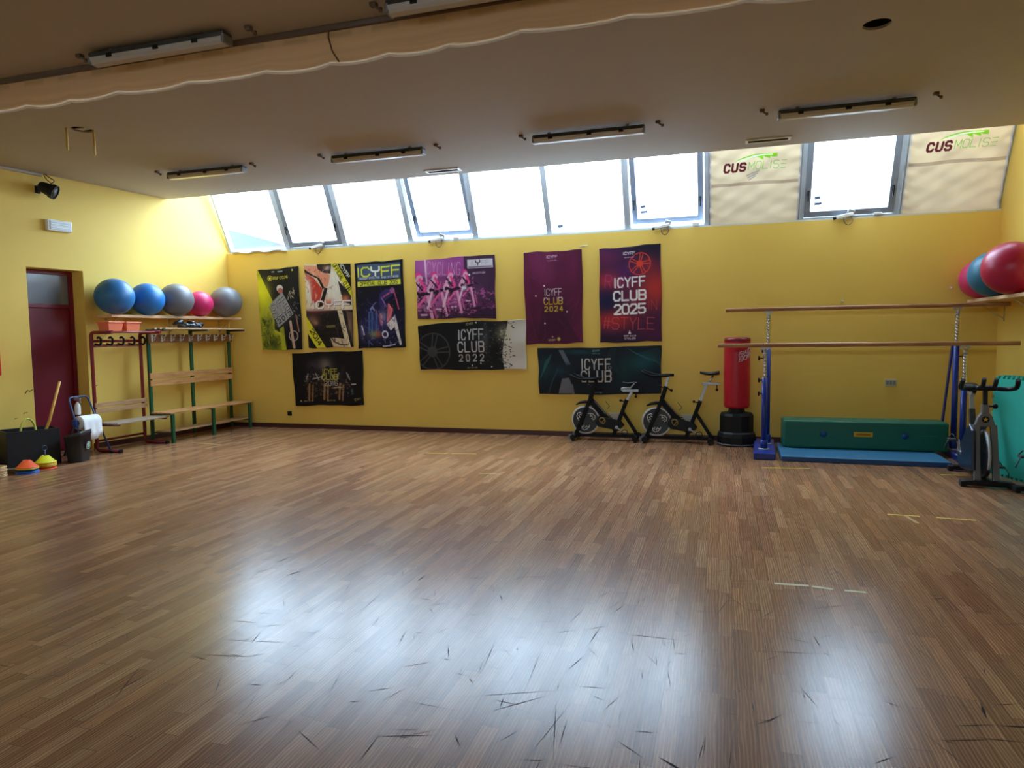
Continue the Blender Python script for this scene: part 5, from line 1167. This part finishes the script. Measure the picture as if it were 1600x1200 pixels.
# spin bikes at the right, facing into the room
def grey_bike(loc, rz, lab):
    r = thing('spin_bike', lab, 'exercise bike', loc, rz, 'grey spin bikes on the right')
    mg = mat('grey_bike_frame', (112, 112, 116), .38, .2)
    for x, n, w_ in ((.42, 'front_stabiliser', .20), (-.42, 'rear_stabiliser', .16)):
        MB().box((x, 0, .04), (.085, 2*w_, .05), .012).build(n, M_BLACK, r)
        for s_ in (-1, 1): MB().box((x, s_*(w_-.0), .03), (.1, .05, .06), .01).build('foot', M_RUB, r)
    for s_ in (-1, 1):
        MB().bar((.41, s_*.078, .06), (.27, s_*.072, .60), .036, .06, .008, (0, 1, 0)).build('fork_blade', mg, r)
    b = MB(); b.prism([(-.09, .58), (.09, .58), (.06, .68), (.032, .72), (.03, .80), (-.03, .80), (-.032, .72), (-.06, .68)], .22, .29, 'x', .008); b.build('fork_crown', mg, r)
    e = MB(); e.lathe([(0, 0), (.032, 0), (.032, .006), (0, .006)], 24, Matrix.Translation((.29, 0, .655)) @ Matrix.Rotation(pi/2, 4, 'Y')); ob = e.build('badge', M_BLACK, r)
    s_ = MB(); pts = [(.298, (.026 if j % 2 == 0 else .011)*math.sin(j*pi/5), .655+(.026 if j % 2 == 0 else .011)*math.cos(j*pi/5)) for j in range(10)]
    vs = [s_.bm.verts.new(p_) for p_ in pts]; s_.bm.faces.new(vs); vb = [s_.bm.verts.new((p_[0]-.004, p_[1], p_[2])) for p_ in pts]
    for j in range(10): s_.bm.faces.new((vs[j], vs[(j+1) % 10], vb[(j+1) % 10], vb[j]))
    s_.build('star', mat('gold_star', (206, 160, 40), .4), ob)
    mt = Matrix.Translation((.27, 0, .30)) @ Matrix.Rotation(pi/2, 4, 'X')
    fw = MB().lathe([(0, -.012), (.2, -.012), (.225, -.02), (.23, 0), (.225, .02), (.2, .012), (0, .012)], 48, mt).build('flywheel', mat('dark_flywheel', (34, 38, 42), .4), r)
    g = MB(); g.tube([(.27+.238*math.cos(a), 0, .30+.238*math.sin(a)) for a in np.linspace(-.5, 2.2, 16)], .014, 8); g.build('wheel_guard', mat('pale_wheel_guard', (168, 170, 174), .35), r)
    b = MB(); b.prism([(.36, .55), (.22, .60), (.05, .50), (-.2, .30), (-.26, .16), (-.1, .09), (.2, .12), (.42, .16)], -.13, -.09, 'y', .014); b.build('side_cover', mat('navy_side_cover', (22, 32, 52), .35), r)
    MB().bar((.2, 0, .60), (-.25, 0, .22), .06, .07, .01, (0, 1, 0)).build('main_tube', mg, r)
    MB().bar((-.42, 0, .06), (-.18, 0, .3), .05, .05, .008, (0, 1, 0)).build('rear_strut', M_BLACK, r)
    MB().bar((.42, 0, .055), (-.42, 0, .055), .06, .03, .004).build('base_rail', M_BLACK, r)
    MB().bar((-.15, 0, .25), (-.30, 0, .70), .05, .055, .006, (0, 1, 0)).build('seat_tube', M_DGRY, r)
    MB().bar((-.29, 0, .66), (-.34, 0, .86), .035, .04, .004, (0, 1, 0)).build('seat_post', M_SIL, r)
    MB().bar((.255, 0, .78), (.235, 0, .955), .036, .04, .004, (0, 1, 0)).build('handlebar_post', M_BLACK, r)
    b = MB(); b.box((.25, 0, .965), (.13, .18, .05), .02)
    for s_ in (-1, 1):
        b.tube(rounded([(.25, 0, .965), (.25, s_*.19, .955), (.36, s_*.235, .975), (.42, s_*.225, 1.06)], .06, 6), [.024]*3+[.022]*99 if False else .022, 12)
    b.tube(rounded([(.27, .05, .975), (.38, .05, .99), (.42, .05, 1.07)], .05, 5), .02, 10); b.tube(rounded([(.27, -.05, .975), (.38, -.05, .99), (.42, -.05, 1.07)], .05, 5), .02, 10)
    b.build('handlebar', M_BLACK, r)
    k_ = MB(); k_.cyl((.25, 0, .78), (.25, .075, .785), .008, 8); k_.ball((.25, .085, .785), .026, 14); k_.build('knob', M_BLACK, r)
    b = MB(); G = []
    for i in range(13):
        t = i/12; x = -.2-.28*t; hw = .022+.07*max(0, t-.25)**.7*1.2; zt = .93+.012*t
        G.append([b.bm.verts.new((x, hw*math.cos(a), zt+(.03 if math.sin(a) > 0 else .06)*math.sin(a))) for a in np.linspace(0, 2*pi, 14, endpoint=False)])
    for A, B in zip(G, G[1:]):
        for j in range(14): f = b.bm.faces.new((A[j], A[(j+1) % 14], B[(j+1) % 14], B[j])); f.smooth = True
    b.bm.faces.new(G[0]); b.bm.faces.new(G[-1][::-1]); b.build('saddle', M_BLACK, r)
    MB().box((-.34, 0, .87), (.2, .045, .035), .005).build('seat_slider', M_SIL, r)
    c = MB(); c.cyl((-.08, -.14, .26), (-.08, .14, .26), .02); c.bar((-.08, .14, .26), (.02, .14, .14), .016, .03, .004, (0, 1, 0)); c.bar((-.08, -.14, .26), (-.18, -.14, .38), .016, .03, .004, (0, 1, 0)); c.build('crank', M_SIL, r)
    for x, z, s_ in ((.02, .14, 1), (-.18, .38, -1)):
        p_ = MB(); p_.box((x, s_*.19, z), (.09, .09, .022), .006); p_.tube(rounded([(x-.045, s_*.23, z), (x-.03, s_*.19, z+.06), (x+.04, s_*.19, z+.05), (x+.05, s_*.15, z)], .03), .006, 6); p_.tube([(x+.02, s_*.23, z), (x+.05, s_*.26, z-.05), (x+.03, s_*.27, z-.1)], .005, 6); p_.build('pedal', M_DGRY, r)
    return r
gb = grey_bike((2.555, 8.12, 0), -pi/2-.10, 'grey spin bike facing the camera in front of the teal mats')
dup(gb, 'spin bike at the right edge of the photo, mostly cut off', (2.865, 7.12, 0), -pi/2)

# ------------------------------------------------------------------ tape marks on the floor
M_TAPE = mat('yellow_floor_tape', (212, 186, 40), .5, var=.15, scale=30); M_TAPW = mat('worn_cream_tape', (204, 196, 150), .6, var=.15, scale=30)
def tape(segs, lab, m=M_TAPE, w=.022):
    b = MB()
    for (xa, ya), (xb, yb) in segs: b.bar((xa, ya, .001), (xb, yb, .001), w, .0012)
    tag(b.build('floor_tape', m), lab, 'tape', 'tape marks on the floor')
tape([((.463, 8.25), (.98, 8.33))], 'yellow tape mark on the floor in front of the blue mat')
tape([((1.362, 6.37), (1.60, 6.36)), ((1.72, 6.35), (2.0, 6.33))], 'broken yellow tape line on the floor at the right, third from the wall')
tape([((1.49, 6.37), (1.53, 6.12))], 'short faint tape stub running off the right yellow tape line', mat('faint_tape', (168, 132, 64), .5), .03)
tape([((.33, 4.42), (.53, 4.43)), ((.545, 4.425), (.66, 4.405)), ((.72, 4.40), (.838, 4.40))], 'worn cream and yellow tape mark, the nearest one on the floor', M_TAPW, .03)
tape([((2.27, 8.265), (2.515, 8.285))], 'yellow tape mark on the floor beside the grey spin bike')
tape([((-3.75, 8.33), (-3.45, 8.36)), ((-3.40, 8.37), (-3.07, 8.42))], 'thin yellow tape mark on the floor in the middle of the room', M_TAPE, .014)
tape([((-7.62, 8.40), (-7.05, 8.34))], 'thin yellow tape mark on the floor beside the green bench', M_TAPE, .014)
tape([((-2.60, 7.2), (-2.35, 7.22))], 'short tape mark on the floor in front of the spin bikes', mat('faint_tape', (168, 132, 64), .5), .012)
